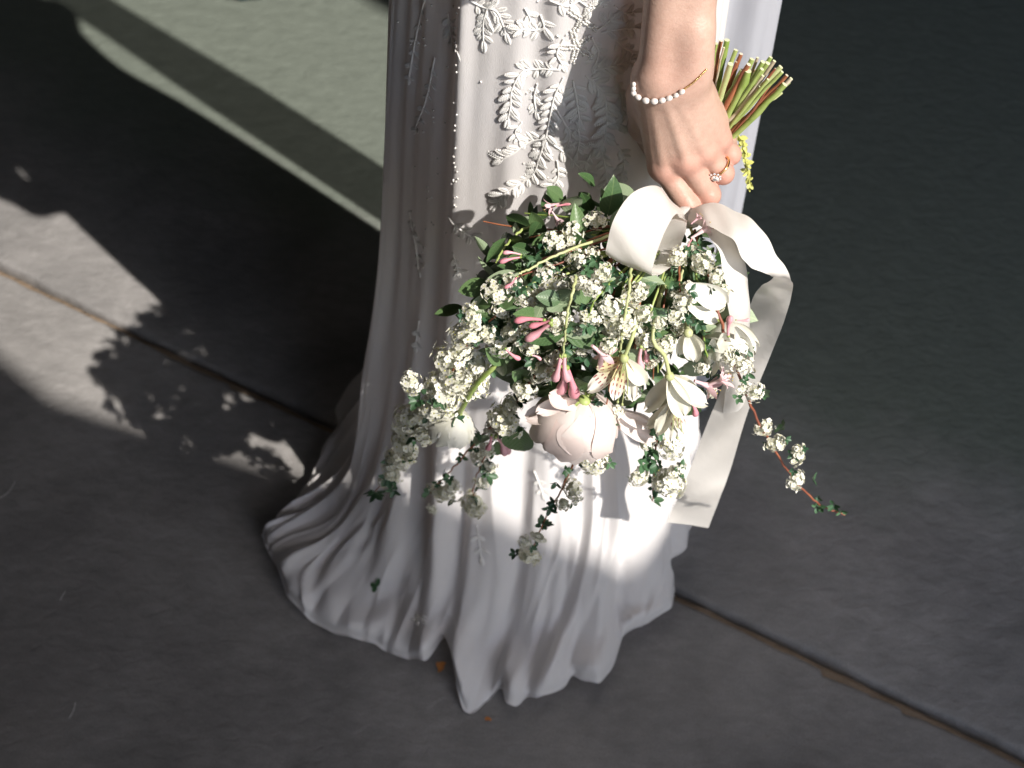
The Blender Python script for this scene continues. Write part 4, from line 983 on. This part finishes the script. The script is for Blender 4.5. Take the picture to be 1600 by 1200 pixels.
lily((1046, 588), [(1008, 640, 18, .004, .4, 0), (1105, 632, 18, -.004, -.4, 0), (1070, 650, 20, -.012, 0, 0), (1035, 650, 18, .012, .2, 0), (1085, 610, 14, .012, -.2, 0)], [(1038, 555, .685), (1020, 530, .69), (1030, 470, .72), (1042, 440, .75)], .68, [])
lily((1052, 625), [(1026, 678, 14, -.012, .3, 0), (1048, 690, 13, -.014, 0, 1), (1070, 680, 11, -.010, -.3, 1), (1010, 668, 12, .0, .4, 0)], [(1048, 600, .69)], .685, [(1048, 682), (1058, 684), (1066, 678)])
lily((1075, 520), [(1085, 565, 16, -.008, .2, 0), (1060, 555, 14, 0, -.3, 0), (1096, 550, 13, 0, .5, 0)], [(1070, 480, .73)], .695, [])
# --- cut stems above the hand
BA, BB = at(1078, 262, .852), at(1178, 128, .885)
baxis = (BB - BA).normalized(); bx = baxis.orthogonal().normalized(); by = baxis.cross(bx)
ends = [(1112, 78), (1118, 68), (1126, 64), (1136, 62), (1130, 75), (1150, 78), (1158, 84), (1142, 100), (1176, 92), (1170, 100), (1185, 92), (1192, 96), (1200, 98), (1180, 108), (1190, 106), (1210, 95), (1205, 90), (1212, 106), (1220, 104), (1222, 112), (1230, 118), (1236, 122), (1234, 128), (1226, 132), (1216, 138), (1200, 124), (1192, 118), (1178, 122), (1206, 130), (1222, 144), (1160, 110), (1150, 96), (1188, 136), (1170, 112)]
cm = [M_STEMG, M_STEMG, M_STEMR, M_STEMG, M_STEMT, M_STEMG, M_STEMR, M_STEMP, M_STEMG, M_STEMR, M_STEMT]
for k, (ex, ey) in enumerate(ends):
    u = min(1, max(0, (ex - 1105) / 125)); Ye = .868 + rng.uniform(-.018, .022) + (.01 if ey < 95 else -.008)
    g0 = (1092 + 20 * u + rng.uniform(-8, 8), 232 + 8 * u + rng.uniform(-14, 14)); Yg = .856 + (Ye - .868) * .7
    mid = ((ex * .55 + g0[0] * .45) + rng.uniform(-3, 3), (ey * .55 + g0[1] * .45) + rng.uniform(-3, 3))
    lo = (1062 + rng.uniform(-8, 8), 330 + rng.uniform(-15, 15), .815)
    P = catmull([at(*lo), at(*g0, Yg), at(*mid, (Yg + Ye) / 2), at(ex, ey, Ye)], 12)
    r = rng.uniform(.0011, .0024) if k % 3 else rng.uniform(.0021, .0028)
    m = cm[k % len(cm)]
    if m in (M_STEMR, M_STEMT): r *= .72
    P = [p + rv(.0003) for p in P]; nd_ = rng.randrange(6, 12)
    mb = MB(); mb.tube(P, [r * rng.uniform(.90, 1.06) * (1.28 if i == nd_ else 1) for i, _ in enumerate(P)], 9, 0, 1); link('cut_stem', mb.mesh('cut_stem', [m, M_CUT if m is not M_STEMR else M_STEMT]), bouquet)
# a drooping tip below the stems
mb = MB(); P = catmull([at(1150, 205, .86), at(1160, 225, .862), at(1166, 258, .864), at(1172, 290, .864)], 22)
mb.tube(P, .0008, 6)
for i, p in enumerate(P[3:]):
    for s in range(4): mb.addmb(SLEAF, frame(rv() + Vector((0, -1, .3)), (P[-1] - P[0]) + rv(.03), p, .0065 * rng.uniform(.7, 1.1)))
link('drooping_tip', mb.mesh('drooping_tip', [varied('tip_leaf', (.30, .33, .06), (.50, .50, .14), .5)]), bouquet)

# --- satin ribbon: bow loops and tails, each a strip between two edge curves
def ribbon(name, pairs, n=60, nw=10, crown=.0, thick=.00035):
    A = catmull([at(*p[0]) for p in pairs], n); B = catmull([at(*p[1]) for p in pairs], n); vs = []
    for i, (a, b) in enumerate(zip(A, B)):
        t = (A[min(i + 1, n)] - A[max(i - 1, 0)]); nn = (b - a).cross(t)
        nn = nn.normalized() if nn.length > 1e-9 else Vector((0, -1, 0))
        for j in range(nw + 1):
            u = j / nw; vs.append(a.lerp(b, u) + nn * (crown * (1 - (2 * u - 1) ** 2) * (b - a).length + .0011 * math.sin(i * .23 + u * 2.1) * min(1, i / 12) + .0006 * math.sin(i * .51 - u * 5)))
    mb = MB(); mb.add(vs, grid_faces(n + 1, nw + 1)); o = link(name, mb.mesh(name, M_SATIN), bouquet)
    return o
ribbon('ribbon_bow', [((1058, 322, .778), (1072, 340, .765)), ((1026, 290, .765), (1056, 335, .750)), ((985, 305, .742), (1043, 354, .730)), ((958, 345, .724), (1028, 390, .714)), ((948, 388, .724), (1019, 429, .716)),
                      ((954, 399, .738), (1032, 429, .728)), ((985, 388, .755), (1054, 408, .736)), ((1022, 352, .768), (1070, 368, .746)), ((1056, 328, .780), (1074, 343, .764))], crown=-.03, n=90)
ribbon('ribbon_bow', [((1075, 330, .780), (1076, 348, .768)), ((1112, 317, .772), (1106, 352, .748)), ((1155, 330, .760), (1142, 374, .734)), ((1188, 358, .752), (1162, 405, .730)), ((1215, 398, .748), (1182, 422, .737)), ((1231, 424, .750), (1203, 430, .749)), ((1238, 443, .757), (1207, 436, .764)),
                      ((1235, 468, .766), (1190, 446, .778)), ((1226, 500, .773), (1173, 474, .788)), ((1200, 565, .785), (1146, 560, .80)), ((1168, 645, .79), (1110, 650, .80)), ((1141, 735, .792), (1076, 738, .797)), ((1124, 780, .782), (1058, 780, .796)), ((1107, 824, .79), (1042, 817, .788))], n=150, crown=.02)
ribbon('ribbon_tail', [((1076, 344, .778), (1080, 336, .785)), ((1098, 356, .757), (1122, 344, .772)), ((1118, 388, .742), (1148, 374, .765)), ((1132, 425, .738), (1164, 412, .764)), ((1138, 475, .738), (1169, 470, .764)), ((1140, 530, .745), (1172, 530, .762)), ((1138, 590, .76), (1170, 590, .778)), ((1128, 650, .80), (1160, 652, .818)), ((1118, 690, .815), (1150, 692, .83))], n=80, crown=-.14)
mb = MB(); mb.ball((0, 0, 0), (.012, .009, .008), 14, 10, 0, frame(Vector((0, -1, .5)), Vector((1, 0, -.4)), at(1074, 340, .782))); link('ribbon_knot', mb.mesh('ribbon_knot', M_SATIN), bouquet)

# ------------------------------------------------------------------ small things on the floor and gown
def flat_petals(name, spots, m, label, cat, size):
    mb = MB()
    for (px, py, an) in spots:
        p = onfloor(px, py, .0015); M = frame((rng.uniform(-.2, .2), rng.uniform(-.2, .2), 1), (math.cos(an), math.sin(an), 0), p, size); mb.addmb(SLEAF, M)
    return tag(link(name, mb.mesh(name, m)), label, cat)
flat_petals('fallen_petal', [(684, 1040, .4), (690, 1046, 2.2), (694, 1040, 4.0)], M_ORANGE, 'small dry orange petal on the floor by the ruffled hem', 'petal', .011)
flat_petals('fallen_leaf', [(757, 1124, .2), (768, 1126, 2.6)], M_ORANGE, 'tiny pale brown scrap of leaf on bare concrete below the hem', 'leaf', .007)
h = on_dress(590, 916)
if h:
    mb = MB()
    for k in range(3): mb.addmb(SLEAF, frame(h[1], rv(), h[0] + h[1] * .002, .010))
    tag(link('fallen_leaf', mb.mesh('fallen_leaf', M_SLEAF)), 'small dark green leaf caught in a fold of the train', 'leaf')

# lint threads and a dark teal sheet of unknown kind on the concrete
for k, (pts_, lab) in enumerate((([(108, 1122), (114, 1112), (118, 1098)], 'short curved white thread lying on bare concrete, apart from the gown'), ([(94, 938), (98, 930), (102, 924)], 'tiny straight pale thread on the grey concrete'), ([(0, 778), (14, 768), (24, 752)], 'longer pale thread curling on concrete below the sunlit patch'))):
    mb = MB(); mb.tube(catmull([onfloor(a, b, .0012) for a, b in pts_], 10), .0003, 5)
    tag(link('thread', mb.mesh('thread', M_EMB)), lab, 'thread')
M_TEAL = varied('dark_teal', (.02, .045, .05), (.04, .07, .075), .8)
mb = MB(); c = onfloor(382, -14); vs = []
for i in range(13):
    for j in range(9):
        a = i / 12 * 2 - 1; b = j / 8 * 2 - 1
        vs.append((c.x + a * .040 + .004 * math.sin(b * 5), c.y + b * .026 * (1 - .4 * a * a), .003 + .010 * max(0, 1 - a * a) * max(0, 1 - b * b) + .002 * math.sin(a * 9 + b * 7)))
mb.add(vs, grid_faces(13, 9)); o = tag(link('teal_sheet', mb.mesh('teal_sheet', M_TEAL)), 'small dark teal sheet lying on the sunlit green floor', 'cloth')
o.modifiers.new('thickness', 'SOLIDIFY').thickness = .002
